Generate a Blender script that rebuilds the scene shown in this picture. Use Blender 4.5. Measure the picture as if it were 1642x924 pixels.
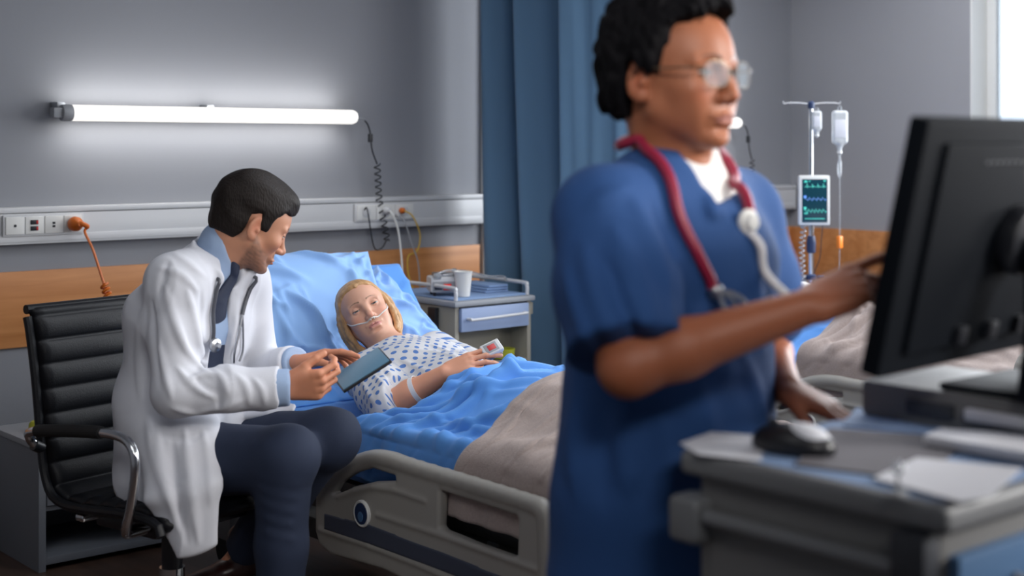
import bpy, bmesh, math, random
import numpy as np
from mathutils import Vector, Matrix

for _o in list(bpy.data.objects):
    bpy.data.objects.remove(_o, do_unlink=True)
SC = bpy.context.scene
COL = SC.collection
random.seed(7)
RNG = np.random.default_rng(7)

# ------------------------------------------------------------------ camera, world, lights, exposure
FPX = 2280.0                      # focal length in pixels of the 1642 wide frame
HZ = 232.0                        # pixel row of the horizon
CAMH = 1.40
FW = np.array([0.6480, 0.7615, 0.0]); FW /= np.linalg.norm(FW)
RT = np.array([FW[1], -FW[0], 0.0])
UP = np.array([0.0, 0.0, 1.0])
CAM = np.array([0.0, 0.0, CAMH])

cd = bpy.data.cameras.new('camera')
co = bpy.data.objects.new('camera', cd)
COL.objects.link(co)
co.matrix_world = Matrix(((RT[0], 0, -FW[0], 0), (RT[1], 0, -FW[1], 0), (0, 1, 0, CAMH), (0, 0, 0, 1)))
cd.sensor_width = 36.0
cd.lens = 36.0 * FPX / 1642.0
cd.shift_y = -(462.0 - HZ) / 1642.0
cd.dof.use_dof = True
cd.dof.focus_distance = 4.25
cd.dof.aperture_fstop = 2.3
cd.clip_start = 0.05
SC.camera = co

SC.view_settings.view_transform = 'Standard'
SC.view_settings.look = 'None'
SC.view_settings.exposure = 0.0
SC.view_settings.gamma = 1.0
SC.view_settings.use_curve_mapping = False

W = bpy.data.worlds.new('world'); SC.world = W
W.use_nodes = True
_bg = W.node_tree.nodes['Background']
_bg.inputs[0].default_value = (0.80, 0.88, 1.0, 1)
_bg.inputs[1].default_value = 2.2


def area(name, loc, target, size, power, color, spread=180.0):
    l = bpy.data.lights.new(name, 'AREA')
    l.shape = 'RECTANGLE'; l.size, l.size_y = size
    l.energy = power; l.color = color; l.spread = math.radians(spread)
    o = bpy.data.objects.new(name, l); COL.objects.link(o)
    o.location = loc
    d = Vector(target) - Vector(loc)
    o.rotation_euler = d.to_track_quat('-Z', 'Y').to_euler()
    return o


area('window_daylight', (6.25, 2.95, 1.75), (2.2, 2.9, 0.9), (1.6, 1.4), 80, (0.92, 0.96, 1.0), 160)
area('added_window_fill', (6.25, -0.15, 1.75), (1.7, 1.6, 1.2), (1.9, 1.4), 60, (0.97, 0.97, 0.98), 160)  # added out of view on the right to brighten the nurse's front
area('ceiling_light_panel', (3.0, 2.7, 2.76), (3.0, 2.9, 0.0), (1.6, 1.2), 25, (0.93, 0.96, 1.0), 165)
area('added_far_bay_fill', (5.1, 3.3, 2.76), (5.1, 3.3, 0.0), (1.6, 1.4), 34, (0.95, 0.97, 1.0), 170)  # extra fill, added to lift the right wall and the far bay
area('unseen_side_fill', (0.3, 1.7, 2.70), (1.9, 3.4, 1.0), (1.2, 1.2), 7, (0.97, 0.98, 1.0), 110)  # unseen fill added for the coat side that faces the camera
area('unseen_front_fill', (4.0, -1.2, 2.55), (1.8, 1.4, 1.35), (1.2, 0.9), 18, (1.0, 0.96, 0.92), 46)  # added off-frame light aimed at the nurse's face and chest
area('unseen_camera_side_fill', (0.35, -0.6, 2.70), (1.62, 1.5, 1.62), (0.8, 0.6), 3.2, (1.0, 0.97, 0.94), 36)  # fill added above the camera for the nurse's dark cheek


def at(px, py, d):
    """world point seen at pixel (px, py) at depth d along the view axis"""
    return CAM + d * (FW + RT * ((px - 821.0) / FPX) + UP * ((HZ - py) / FPX))


def atX(px, py, X):
    q = FW + RT * ((px - 821.0) / FPX) + UP * ((HZ - py) / FPX)
    return CAM + q * (X / q[0])


def atY(px, py, Y):
    q = FW + RT * ((px - 821.0) / FPX) + UP * ((HZ - py) / FPX)
    return CAM + q * (Y / q[1])


# ------------------------------------------------------------------ materials
def lin(c):
    c = np.array(c, float) / 255.0
    return tuple(np.where(c <= 0.04045, c / 12.92, ((c + 0.055) / 1.055) ** 2.4)) + (1.0,)


MATS = {}


def mat(name, rgb, rough=0.5, metal=0.0, bump=0.0, bscale=200.0, var=0.0, vscale=8.0, spec=0.5, sheen=0.0,
        emit=None, estr=0.0, vcol=False, trans=0.0, alpha=1.0, sss=0.0, stretch=(1, 1, 1), coat=0.0):
    m = bpy.data.materials.new(name); m.use_nodes = True
    nt = m.node_tree; b = nt.nodes['Principled BSDF']
    b.inputs['Roughness'].default_value = rough
    b.inputs['Metallic'].default_value = metal
    b.inputs['Specular IOR Level'].default_value = spec
    b.inputs['Sheen Weight'].default_value = sheen
    b.inputs['Transmission Weight'].default_value = trans
    b.inputs['Alpha'].default_value = alpha
    b.inputs['Coat Weight'].default_value = coat
    if sss:
        b.inputs['Subsurface Weight'].default_value = sss
        b.inputs['Subsurface Radius'].default_value = (0.012, 0.005, 0.003)
        b.inputs['Subsurface Scale'].default_value = 1.0
    tc = nt.nodes.new('ShaderNodeTexCoord')
    mp = nt.nodes.new('ShaderNodeMapping'); mp.inputs['Scale'].default_value = stretch
    nt.links.new(tc.outputs['Object'], mp.inputs['Vector'])
    c = lin(rgb)
    if vcol:
        a = nt.nodes.new('ShaderNodeVertexColor'); a.layer_name = 'col'
        src = a.outputs['Color']
    else:
        r = nt.nodes.new('ShaderNodeRGB'); r.outputs[0].default_value = c
        src = r.outputs[0]
    if var:
        n = nt.nodes.new('ShaderNodeTexNoise'); n.inputs['Scale'].default_value = vscale; n.inputs['Detail'].default_value = 5
        nt.links.new(mp.outputs['Vector'], n.inputs['Vector'])
        rp = nt.nodes.new('ShaderNodeMapRange'); rp.inputs['From Min'].default_value = 0.3; rp.inputs['From Max'].default_value = 0.7
        rp.inputs['To Min'].default_value = 1 - var; rp.inputs['To Max'].default_value = 1 + var
        nt.links.new(n.outputs['Fac'], rp.inputs['Value'])
        mx = nt.nodes.new('ShaderNodeMix'); mx.data_type = 'RGBA'; mx.blend_type = 'MULTIPLY'; mx.inputs[0].default_value = 1
        nt.links.new(src, mx.inputs[6]); nt.links.new(rp.outputs[0], mx.inputs[7])
        src = mx.outputs[2]
    nt.links.new(src, b.inputs['Base Color'])
    if bump:
        n = nt.nodes.new('ShaderNodeTexNoise'); n.inputs['Scale'].default_value = bscale; n.inputs['Detail'].default_value = 3
        nt.links.new(mp.outputs['Vector'], n.inputs['Vector'])
        bp = nt.nodes.new('ShaderNodeBump'); bp.inputs['Strength'].default_value = bump; bp.inputs['Distance'].default_value = 0.004
        nt.links.new(n.outputs['Fac'], bp.inputs['Height'])
        nt.links.new(bp.outputs[0], b.inputs['Normal'])
    if emit is not None:
        b.inputs['Emission Color'].default_value = lin(emit)
        b.inputs['Emission Strength'].default_value = estr
    MATS[name] = m
    return m


def wood_mat(name, c1, c2, axis_scale, rough=0.45):
    m = bpy.data.materials.new(name); m.use_nodes = True
    nt = m.node_tree; b = nt.nodes['Principled BSDF']
    b.inputs['Roughness'].default_value = rough
    tc = nt.nodes.new('ShaderNodeTexCoord')
    mp = nt.nodes.new('ShaderNodeMapping'); mp.inputs['Scale'].default_value = axis_scale
    nt.links.new(tc.outputs['Object'], mp.inputs['Vector'])
    n = nt.nodes.new('ShaderNodeTexNoise'); n.inputs['Scale'].default_value = 3.0; n.inputs['Detail'].default_value = 8
    n.inputs['Distortion'].default_value = 0.6
    nt.links.new(mp.outputs[0], n.inputs['Vector'])
    r = nt.nodes.new('ShaderNodeValToRGB')
    r.color_ramp.elements[0].position = 0.35; r.color_ramp.elements[0].color = lin(c1)
    r.color_ramp.elements[1].position = 0.68; r.color_ramp.elements[1].color = lin(c2)
    nt.links.new(n.outputs['Fac'], r.inputs[0])
    nt.links.new(r.outputs[0], b.inputs['Base Color'])
    MATS[name] = m
    return m


def dots_mat(name, base, dot, pitch, rad):
    """white cotton printed with staggered blue dots, mapped on the 'uvd' attribute"""
    m = bpy.data.materials.new(name); m.use_nodes = True
    nt = m.node_tree; b = nt.nodes['Principled BSDF']; b.inputs['Roughness'].default_value = 0.85
    a = nt.nodes.new('ShaderNodeAttribute'); a.attribute_name = 'uvd'
    sx = nt.nodes.new('ShaderNodeSeparateXYZ'); nt.links.new(a.outputs['Vector'], sx.inputs[0])

    def mth(op, i, j=None, jv=None):
        q = nt.nodes.new('ShaderNodeMath'); q.operation = op
        nt.links.new(i, q.inputs[0])
        if j is not None: nt.links.new(j, q.inputs[1])
        elif jv is not None: q.inputs[1].default_value = jv
        return q.outputs[0]

    def lattice(off):
        u = mth('DIVIDE', mth('ADD', sx.outputs[0], jv=off + 10), jv=pitch)
        v = mth('DIVIDE', mth('ADD', sx.outputs[1], jv=off + 10), jv=pitch)
        du = mth('SUBTRACT', mth('FRACT', u), jv=0.5); dv = mth('SUBTRACT', mth('FRACT', v), jv=0.5)
        return mth('SQRT', mth('ADD', mth('MULTIPLY', du, du), mth('MULTIPLY', dv, dv)))
    d = mth('MINIMUM', lattice(0.0), lattice(pitch / 2))
    f = mth('LESS_THAN', d, jv=rad / pitch)
    mx = nt.nodes.new('ShaderNodeMix'); mx.data_type = 'RGBA'
    nt.links.new(f, mx.inputs[0]); mx.inputs[6].default_value = lin(base); mx.inputs[7].default_value = lin(dot)
    nt.links.new(mx.outputs[2], b.inputs['Base Color'])
    MATS[name] = m
    return m


# ------------------------------------------------------------------ object helpers
def props(o, label=None, cat=None, group=None, kind=None):
    if label: o['label'] = label
    if cat: o['category'] = cat
    if group: o['group'] = group
    if kind: o['kind'] = kind
    return o


def thing(name, label, cat, loc=(0, 0, 0), group=None):
    o = bpy.data.objects.new(name, None); COL.objects.link(o)
    o.location = tuple(float(v) for v in loc); o.empty_display_size = 0.05
    return props(o, label, cat, group)


def origin(o):
    v = Vector((0, 0, 0))
    while o is not None:
        v += o.location; o = o.parent
    return np.array(v)


def link(name, me, m, parent=None, smooth=True, loc=None):
    o = bpy.data.objects.new(name, me); COL.objects.link(o)
    if m is not None:
        me.materials.append(MATS[m] if isinstance(m, str) else m)
    if parent is not None:
        o.parent = parent
    return o


def mesh_from(name, V, F, m=None, parent=None, smooth=True, sharp=None, base=None):
    """V in world coordinates, F list/array of polygons"""
    V = np.asarray(V, float)
    off = origin(parent) if parent is not None else (np.array(base, float) if base is not None else np.zeros(3))
    me = bpy.data.meshes.new(name)
    me.from_pydata((V - off).tolist(), [], [list(map(int, f)) for f in F] if not isinstance(F, np.ndarray) else F.tolist())
    me.update()
    if smooth:
        me.polygons.foreach_set('use_smooth', np.ones(len(me.polygons), bool))
        if sharp is not None:
            me.set_sharp_from_angle(angle=math.radians(sharp))
    o = link(name, me, m, parent)
    if base is not None and parent is None:
        o.location = tuple(base)
    return o


class MB:
    """collects simple shapes into one mesh"""
    def __init__(s): s.v = []; s.f = []; s.n = 0

    def add(s, V, F):
        V = np.asarray(V, float).reshape(-1, 3)
        s.v.append(V); s.f += [[int(i) + s.n for i in f] for f in F]; s.n += len(V)
        return s

    def box(s, lo, hi, bev=0.004, M=None, seg=2):
        lo = np.array(lo, float); hi = np.array(hi, float)
        bm = bmesh.new(); bmesh.ops.create_cube(bm, size=1.0)
        for v in bm.verts:
            v.co = Vector((lo + (np.array(v.co) + 0.5) * (hi - lo)))
        b = min(bev, 0.45 * float((hi - lo).min()))
        if b > 0:
            bmesh.ops.bevel(bm, geom=list(bm.edges), offset=b, segments=seg, affect='EDGES', profile=0.6)
        V = np.array([v.co for v in bm.verts]); F = [[v.index for v in f.verts] for f in bm.faces]
        bm.free()
        if M is not None: V = xf(M, V)
        return s.add(V, F)

    def tube(s, P, r, seg=10, cap=True, closed=False, flat=1.0):
        P = np.asarray(P, float); n = len(P)
        r = np.broadcast_to(np.asarray(r, float), (n,))
        T = np.gradient(P, axis=0)
        if closed: T = np.roll(P, -1, 0) - np.roll(P, 1, 0)
        T /= np.linalg.norm(T, axis=1)[:, None] + 1e-12
        u = np.cross(T[0], [0, 0, 1.0])
        if np.linalg.norm(u) < 1e-3: u = np.cross(T[0], [1.0, 0, 0])
        u /= np.linalg.norm(u)
        V = []
        for i in range(n):
            u = u - T[i] * u.dot(T[i]); u /= np.linalg.norm(u) + 1e-12
            w = np.cross(T[i], u)
            a = np.arange(seg) * 2 * math.pi / seg
            V.append(P[i] + r[i] * (np.cos(a)[:, None] * u + flat * np.sin(a)[:, None] * w))
        V = np.concatenate(V); F = []
        m = n if closed else n - 1
        for i in range(m):
            j = (i + 1) % n
            for k in range(seg):
                k2 = (k + 1) % seg
                F.append([i * seg + k, i * seg + k2, j * seg + k2, j * seg + k])
        if cap and not closed:
            F.append(list(range(seg))[::-1]); F.append([(n - 1) * seg + k for k in range(seg)])
        return s.add(V, F)

    def cyl(s, a, b, r, seg=20, r2=None, bev=0.0):
        a = np.array(a, float); b = np.array(b, float); r2 = r if r2 is None else r2
        if bev > 0:
            d = (b - a) / np.linalg.norm(b - a)
            return s.tube([a, a + d * 1e-5, a + d * bev * .3, a + d * bev, b - d * bev, b - d * bev * .3, b - d * 1e-5, b],
                          [r - bev, r - bev * .99, r - bev * .3, r, r2, r2 - bev * .3, r2 - bev * .99, r2 - bev], seg)
        return s.tube([a, b], [r, r2], seg)

    def lathe(s, c, prof, seg=24, axis=(0, 0, 1)):
        """prof: list of (radius, height) along axis from c"""
        w = np.array(axis, float); w /= np.linalg.norm(w)
        u = np.cross(w, [0, 0, 1.0] if abs(w[2]) < .9 else [1.0, 0, 0]); u /= np.linalg.norm(u); v = np.cross(w, u)
        c = np.array(c, float); a = np.arange(seg) * 2 * math.pi / seg; n = len(prof)
        V = np.concatenate([c + w * h + max(r, 1e-4) * (np.cos(a)[:, None] * u + np.sin(a)[:, None] * v) for r, h in prof])
        F = [[i * seg + k, i * seg + (k + 1) % seg, (i + 1) * seg + (k + 1) % seg, (i + 1) * seg + k] for i in range(n - 1) for k in range(seg)]
        F.append(list(range(seg))[::-1]); F.append([(n - 1) * seg + k for k in range(seg)])
        return s.add(V, F)

    def prism(s, poly, t, M, bev=0.0, seg=2):
        """poly 2D (x, y) extruded from z=0 to t, placed by the 4x4 M"""
        bm = bmesh.new()
        vs = [bm.verts.new((x, y, 0)) for x, y in poly]
        f = bm.faces.new(vs)
        r = bmesh.ops.extrude_face_region(bm, geom=[f])
        for e in r['geom']:
            if isinstance(e, bmesh.types.BMVert): e.co.z += t
        bmesh.ops.recalc_face_normals(bm, faces=list(bm.faces))
        if bev > 0:
            ed = [e for e in bm.edges if len(e.link_faces) == 2 and abs(e.link_faces[0].normal.z - e.link_faces[1].normal.z) > .5]
            bmesh.ops.bevel(bm, geom=ed, offset=bev, segments=seg, affect='EDGES', profile=0.6)
        bm.verts.index_update()
        V = np.array([v.co for v in bm.verts]); F = [[v.index for v in q.verts] for q in bm.faces]
        bm.free()
        return s.add(xf(M, V), F)

    def build(s, name, m, parent=None, smooth=True, sharp=35, base=None):
        return mesh_from(name, np.concatenate(s.v), s.f, m, parent, smooth, sharp, base)


def xf(M, V):
    M = np.array(M, float)
    return V @ M[:3, :3].T + M[:3, 3]


def frame(o, x, y, z=None):
    """4x4 from origin and axis vectors (orthonormalised from x, then y)"""
    x = np.array(x, float); x /= np.linalg.norm(x)
    y = np.array(y, float); y = y - x * x.dot(y); y /= np.linalg.norm(y)
    z = np.cross(x, y)
    M = np.eye(4); M[:3, 0] = x; M[:3, 1] = y; M[:3, 2] = z; M[:3, 3] = o
    return M


def catmull(P, n=8, closed=False):
    P = np.asarray(P, float)
    Q = np.concatenate([P[-1:], P, P[:2]]) if closed else np.concatenate([2 * P[:1] - P[1:2], P, 2 * P[-1:] - P[-2:-1]])
    out = []
    for i in range(1, len(Q) - 2):
        p0, p1, p2, p3 = Q[i - 1], Q[i], Q[i + 1], Q[i + 2]
        for t in np.arange(n) / n:
            out.append(0.5 * ((2 * p1) + (-p0 + p2) * t + (2 * p0 - 5 * p1 + 4 * p2 - p3) * t * t + (-p0 + 3 * p1 - 3 * p2 + p3) * t ** 3))
    if not closed: out.append(P[-1])
    return np.array(out)


def coil(P, r, turns, n=14):
    """helix of radius r wound along the polyline P"""
    P = catmull(P, 12); L = np.concatenate([[0], np.cumsum(np.linalg.norm(np.diff(P, axis=0), axis=1))])
    s = np.linspace(0, L[-1], turns * n)
    C = np.stack([np.interp(s, L, P[:, i]) for i in range(3)], 1)
    T = np.gradient(C, axis=0); T /= np.linalg.norm(T, axis=1)[:, None]
    u = np.cross(T, [0.3, 0.8, 0.1]); u /= np.linalg.norm(u, axis=1)[:, None]
    w = np.cross(T, u); a = 2 * math.pi * np.arange(len(s)) / n
    return C + r * (np.cos(a)[:, None] * u + np.sin(a)[:, None] * w)


# ------------------------------------------------------------------ signed distance modelling
def smin(a, b, k):
    if k <= 0: return np.minimum(a, b)
    h = np.clip(0.5 + 0.5 * (b - a) / k, 0, 1)
    return b + (a - b) * h - k * h * (1 - h)


def snoise(P, scale, seed=0, n=10):
    """cheap smooth noise in about [-1, 1]"""
    r = np.random.default_rng(seed)
    d = np.zeros(len(P))
    for i in range(n):
        k = r.normal(size=3); k *= scale * (0.6 + 0.9 * r.random()) / np.linalg.norm(k)
        d += np.sin(P @ k + r.random() * 6.283)
    return d / math.sqrt(n * 2) * 0.8


class SDF:
    def __init__(s): s.p = []; s.post = []

    def add(s, fn, c, r, op='u', k=0.0):
        s.p.append((fn, None if c is None else np.array(c, float), r, op, k)); return s

    def cone(s, a, b, ra, rb=None, k=0.02, op='u'):
        a = np.array(a, float); b = np.array(b, float); rb = ra if rb is None else rb
        ab = b - a; L2 = max(ab.dot(ab), 1e-12)

        def fn(P):
            t = np.clip((P - a) @ ab / L2, 0, 1)
            return np.linalg.norm(P - a - t[:, None] * ab, axis=1) - (ra + (rb - ra) * t)
        return s.add(fn, (a + b) / 2, math.sqrt(L2) / 2 + max(ra, rb), op, k)

    def chain(s, pts, rad, k=0.02):
        for i in range(len(pts) - 1):
            s.cone(pts[i], pts[i + 1], rad[i], rad[i + 1], k)
        return s

    def ell(s, c, r, R=None, k=0.02, op='u'):
        c = np.array(c, float); r = np.array(r, float); R = np.eye(3) if R is None else np.array(R, float)

        def fn(P):
            q = (P - c) @ R
            k0 = np.linalg.norm(q / r, axis=1); k1 = np.linalg.norm(q / (r * r), axis=1)
            return np.where(k1 < 1e-9, -r.min(), k0 * (k0 - 1) / np.maximum(k1, 1e-9))
        return s.add(fn, c, r.max(), op, k)

    def econe(s, a, b, ra, rb, udir, k=0.02, op='u'):
        """elliptic tapered capsule: ra=(along udir, across)"""
        a = np.array(a, float); b = np.array(b, float); ab = b - a; L = max(np.linalg.norm(ab), 1e-6); w = ab / L
        u = np.array(udir, float); u = u - w * w.dot(u); u /= np.linalg.norm(u); v = np.cross(w, u)
        ra = np.array(ra, float); rb = np.array(rb, float)

        def fn(P):
            q = P - a; h = q @ w; t = np.clip(h / L, 0, 1); e = h - t * L
            r = ra + (rb - ra) * t[:, None]; rw = r.min(1)
            qu = q @ u; qv = q @ v
            k0 = np.sqrt((qu / r[:, 0]) ** 2 + (qv / r[:, 1]) ** 2 + (e / rw) ** 2)
            k1 = np.sqrt((qu / r[:, 0] ** 2) ** 2 + (qv / r[:, 1] ** 2) ** 2 + (e / rw ** 2) ** 2)
            return np.where(k1 < 1e-9, -rw, k0 * (k0 - 1) / np.maximum(k1, 1e-9))
        return s.add(fn, (a + b) / 2, L / 2 + max(ra.max(), rb.max()), op, k)

    def box(s, c, h, R=None, rad=0.01, k=0.01, op='u'):
        c = np.array(c, float); h = np.array(h, float); R = np.eye(3) if R is None else np.array(R, float)

        def fn(P):
            q = np.abs((P - c) @ R) - (h - rad)
            return np.linalg.norm(np.maximum(q, 0), axis=1) + np.minimum(q.max(1), 0) - rad
        return s.add(fn, c, np.linalg.norm(h), op, k)

    def seen(s, px, py, d0):
        t = np.full(len(px), d0 - .30)
        for _ in range(70):
            P = np.array([at(a, b, c) for a, b, c in zip(px, py, t)])
            t = t + np.clip(s(P) * .8, -.03, .03)
            t = np.minimum(t, d0 + .35)
        return np.array([at(a, b, c) for a, b, c in zip(px, py, t)])

    def fold_px(s, pts, d0, amp, width):
        """a crease drawn over the visible surface through pixel points"""
        q = catmull(np.array(pts, float), 4)
        sv, s.post = s.post, []
        P = s.seen(q[:, 0], q[:, 1], d0); s.post = sv
        n = len(P); c = P.mean(0); rad = np.linalg.norm(P - c, axis=1).max() + 3 * width

        def fn(X, d):
            m = (np.abs(d) < .05) & (((X - c) ** 2).sum(1) < rad * rad)
            if not m.any(): return d
            Q = X[m]; best = np.full(len(Q), 1e9); tt = np.zeros(len(Q))
            for i in range(n - 1):
                ab = P[i + 1] - P[i]; t = np.clip((Q - P[i]) @ ab / max(ab @ ab, 1e-12), 0, 1)
                g = np.linalg.norm(Q - P[i] - t[:, None] * ab, axis=1)
                u = g < best; best[u] = g[u]; tt[u] = (i + t[u]) / (n - 1)
            w = width * (.55 + .45 * np.sin(math.pi * tt))
            d[m] -= amp * np.exp(-(best / w) ** 2) * np.clip(1.4 * np.sin(math.pi * (tt * .9 + .05)), 0, 1)
            return d
        s.post.append(fn); return s

    def rest(s, P, dist, reach=.09):
        """lay points on the surface, a given distance off it"""
        P = np.array(P, float)
        for _ in range(4):
            e = .003; d = s(P)
            G = np.stack([s(P + np.eye(3)[i] * e) - s(P - np.eye(3)[i] * e) for i in range(3)], 1)
            G /= np.linalg.norm(G, axis=1)[:, None] + 1e-9
            m = np.abs(d - dist) < reach
            P[m] -= (G * (d - dist)[:, None])[m]
        return P

    def plane(s, p, n, k=0.005, op='x'):
        """keep the side that n points away from"""
        p = np.array(p, float); n = np.array(n, float); n /= np.linalg.norm(n)
        return s.add(lambda P: (P - p) @ n, None, None, op, k)

    def fold(s, a, b, amp, width):
        """a raised crease (amp>0) or valley along a-b"""
        a = np.array(a, float); b = np.array(b, float); ab = b - a; L2 = ab.dot(ab)

        def fn(P, d):
            m = np.abs(d) < 0.05
            Q = P[m]; t = np.clip((Q - a) @ ab / L2, 0, 1)
            g = np.linalg.norm(Q - a - t[:, None] * ab, axis=1)
            d[m] -= amp * np.exp(-(g / width) ** 2) * np.clip(np.sin(math.pi * np.clip(t * .84 + .08, 0, 1)) * 1.3, 0, 1)
            return d
        s.post.append(fn); return s

    def wrinkle(s, fn):
        def f(P, d):
            m = np.abs(d) < 0.05
            if m.any(): d[m] = d[m] + fn(P[m])
            return d
        s.post.append(f); return s

    @staticmethod
    def comb(D, d, op, k):
        if op == 'u': return smin(D, d, k)
        if op == 's': return -smin(-D, d, k)
        return -smin(-D, -d, k)

    def __call__(s, P, margin=0.05):
        D = np.full(len(P), 1.0)
        for fn, c, r, op, k in s.p:
            if c is None:
                D = s.comb(D, fn(P), op, k); continue
            m = ((P - c) ** 2).sum(1) < (r + margin + k) ** 2
            if m.any(): D[m] = s.comb(D[m], fn(P[m]), op, k)
        for f in s.post: D = f(P, D)
        return D

    def blocks(s, C, off, rad):
        n = len(off); D = np.full((len(C), n), 1.0)
        P = C[:, None, :] + off[None]
        for fn, c, r, op, k in s.p:
            if c is None:
                D = s.comb(D.ravel(), fn(P.reshape(-1, 3)), op, k).reshape(D.shape); continue
            m = ((C - c) ** 2).sum(1) < (r + rad + k + 0.012) ** 2
            if m.any():
                q = P[m].reshape(-1, 3)
                D[m] = s.comb(D[m].ravel(), fn(q), op, k).reshape(-1, n)
        f2 = D.ravel(); q = P.reshape(-1, 3)
        for f in s.post: f2 = f(q, f2)
        return f2.reshape(D.shape)

    def mesh(s, h, proj=2, B=8):
        lo = np.min([c - r for f, c, r, op, k in s.p if c is not None and op == 'u'], axis=0) - 3 * h
        hi = np.max([c + r for f, c, r, op, k in s.p if c is not None and op == 'u'], axis=0) + 3 * h
        nb = np.ceil((hi - lo) / (h * B)).astype(int)
        ii = np.stack(np.meshgrid(*[np.arange(q) for q in nb], indexing='ij'), -1).reshape(-1, 3)
        C = lo + (ii + 0.5) * B * h; rad = B * h * 0.8661
        dc = s(C, margin=rad + 0.06)
        act = np.abs(dc) < rad * 1.35 + 0.012
        n = nb * B + 1
        sg = np.where(dc > 0, 1.0, -1.0).reshape(nb)
        D = np.repeat(np.repeat(np.repeat(sg, B, 0), B, 1), B, 2)
        D = np.pad(D, ((0, 1), (0, 1), (0, 1)), mode='edge')
        o3 = np.stack(np.meshgrid(*[np.arange(B + 1)] * 3, indexing='ij'), -1).reshape(-1, 3)
        off = (o3 - B / 2) * h
        A = np.nonzero(act)[0]
        for i in range(0, len(A), 400):
            a = A[i:i + 400]
            d = s.blocks(C[a], off, rad)
            g = (ii[a] * B)[:, None, :] + o3[None]
            D[g[..., 0], g[..., 1], g[..., 2]] = d
        V, F = surface_nets(D, lo, h)
        for _ in range(proj): V = project(s, V, h)
        return V, F


def surface_nets(D, lo, h):
    S = D < 0
    c = [S[i:S.shape[0] - 1 + i, j:S.shape[1] - 1 + j, k:S.shape[2] - 1 + k] for i in (0, 1) for j in (0, 1) for k in (0, 1)]
    cnt = sum(x.astype(np.int8) for x in c)
    cell = (cnt > 0) & (cnt < 8)
    I = np.stack(np.nonzero(cell), -1)
    idx = np.full(cell.shape, -1, np.int64); idx[cell] = np.arange(len(I))
    acc = np.zeros((len(I), 3)); num = np.zeros(len(I))
    corners = [(i, j, k) for i in (0, 1) for j in (0, 1) for k in (0, 1)]
    val = {q: D[I[:, 0] + q[0], I[:, 1] + q[1], I[:, 2] + q[2]] for q in corners}
    for a in corners:
        for ax in range(3):
            if a[ax] == 0:
                b = list(a); b[ax] = 1; b = tuple(b)
                va, vb = val[a], val[b]; m = (va < 0) != (vb < 0)
                t = np.where(m, va / np.where(m, va - vb, 1), 0)
                p = np.array(a, float)[None].repeat(len(I), 0); p[:, ax] += t
                acc[m] += p[m]; num[m] += 1
    V = lo + h * (I + acc / num[:, None])
    F = []
    for ax in range(3):
        b, c2 = (ax + 1) % 3, (ax + 2) % 3
        sl0 = [slice(None)] * 3; sl1 = [slice(None)] * 3
        sl0[ax] = slice(0, -1); sl1[ax] = slice(1, None)
        x = S[tuple(sl0)] != S[tuple(sl1)]
        E = np.stack(np.nonzero(x), -1)
        E = E[(E[:, b] > 0) & (E[:, c2] > 0) & (E[:, b] < D.shape[b] - 1) & (E[:, c2] < D.shape[c2] - 1)]
        def cellid(db, dc):
            q = E.copy(); q[:, b] -= db; q[:, c2] -= dc
            return idx[q[:, 0], q[:, 1], q[:, 2]]
        quad = np.stack([cellid(1, 1), cellid(0, 1), cellid(0, 0), cellid(1, 0)], 1)
        fl = ~S[E[:, 0], E[:, 1], E[:, 2]]
        quad[fl] = quad[fl][:, ::-1]
        F.append(quad[(quad >= 0).all(1)])
    return V, np.concatenate(F)


def project(s, V, h, lim=1.0):
    e = h * 0.25
    K = np.array([[1, -1, -1], [-1, -1, 1], [-1, 1, -1], [1, 1, 1]], float)
    G = np.zeros_like(V); d = np.zeros(len(V))
    for k in K:
        q = s(V + k * e); G += k * q[:, None]; d += q
    d /= 4
    n = np.linalg.norm(G, axis=1); G /= (n[:, None] + 1e-12); g = n / (4 * e)
    st = np.clip(d / np.maximum(g, 0.4), -h * lim, h * lim)
    return V - G * st[:, None]


def refine(V, F, sel, s=None, h=0.005, proj=1):
    """split the selected quads in four; neighbours take the new edge points"""
    quads = [f for f in F if True]
    L = [len(f) for f in quads]
    selq = [i for i in range(len(quads)) if L[i] == 4 and sel[i]]
    ed = {}; V = list(V); n = len(V)
    def mid(a, b):
        key = (a, b) if a < b else (b, a)
        r = ed.get(key)
        if r is None:
            r = len(V); ed[key] = r; V.append((V[a] + V[b]) / 2)
        return r
    out = []; S = set(selq)
    for i in selq:
        a, b, c, d = [int(q) for q in quads[i]]
        ab, bc, cd_, da = mid(a, b), mid(b, c), mid(c, d), mid(d, a)
        m = len(V); V.append((V[a] + V[b] + V[c] + V[d]) / 4)
        out += [(a, ab, m, da), (ab, b, bc, m), (m, bc, c, cd_), (da, m, cd_, d)]
    for i, f in enumerate(quads):
        if i in S: continue
        g = []
        for j in range(len(f)):
            a, b = int(f[j]), int(f[(j + 1) % len(f)])
            g.append(a); k = ed.get((a, b) if a < b else (b, a))
            if k is not None: g.append(k)
        out.append(tuple(g))
    V = np.array(V)
    if s is not None:
        used = np.zeros(len(V), bool); used[n:] = True
        for f in [quads[i] for i in selq]: used[list(map(int, f))] = True
        q = V[used]
        for _ in range(proj): q = project(s, q, h)
        V[used] = q
    return V, out


def fcent(V, F):
    return np.array([V[list(map(int, f))].mean(0) for f in F]) if not isinstance(F, np.ndarray) else V[F].mean(1)


def set_col(o, C):
    """per vertex linear colour"""
    a = o.data.color_attributes.new('col', 'FLOAT_COLOR', 'POINT')
    C = np.concatenate([C, np.ones((len(C), 1))], 1).astype(np.float32)
    a.data.foreach_set('color', C.ravel())


def sdf_obj(name, S, h, m, parent=None, proj=2):
    V, F = S.mesh(h, proj)
    return mesh_from(name, V, F, m, parent)
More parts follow.
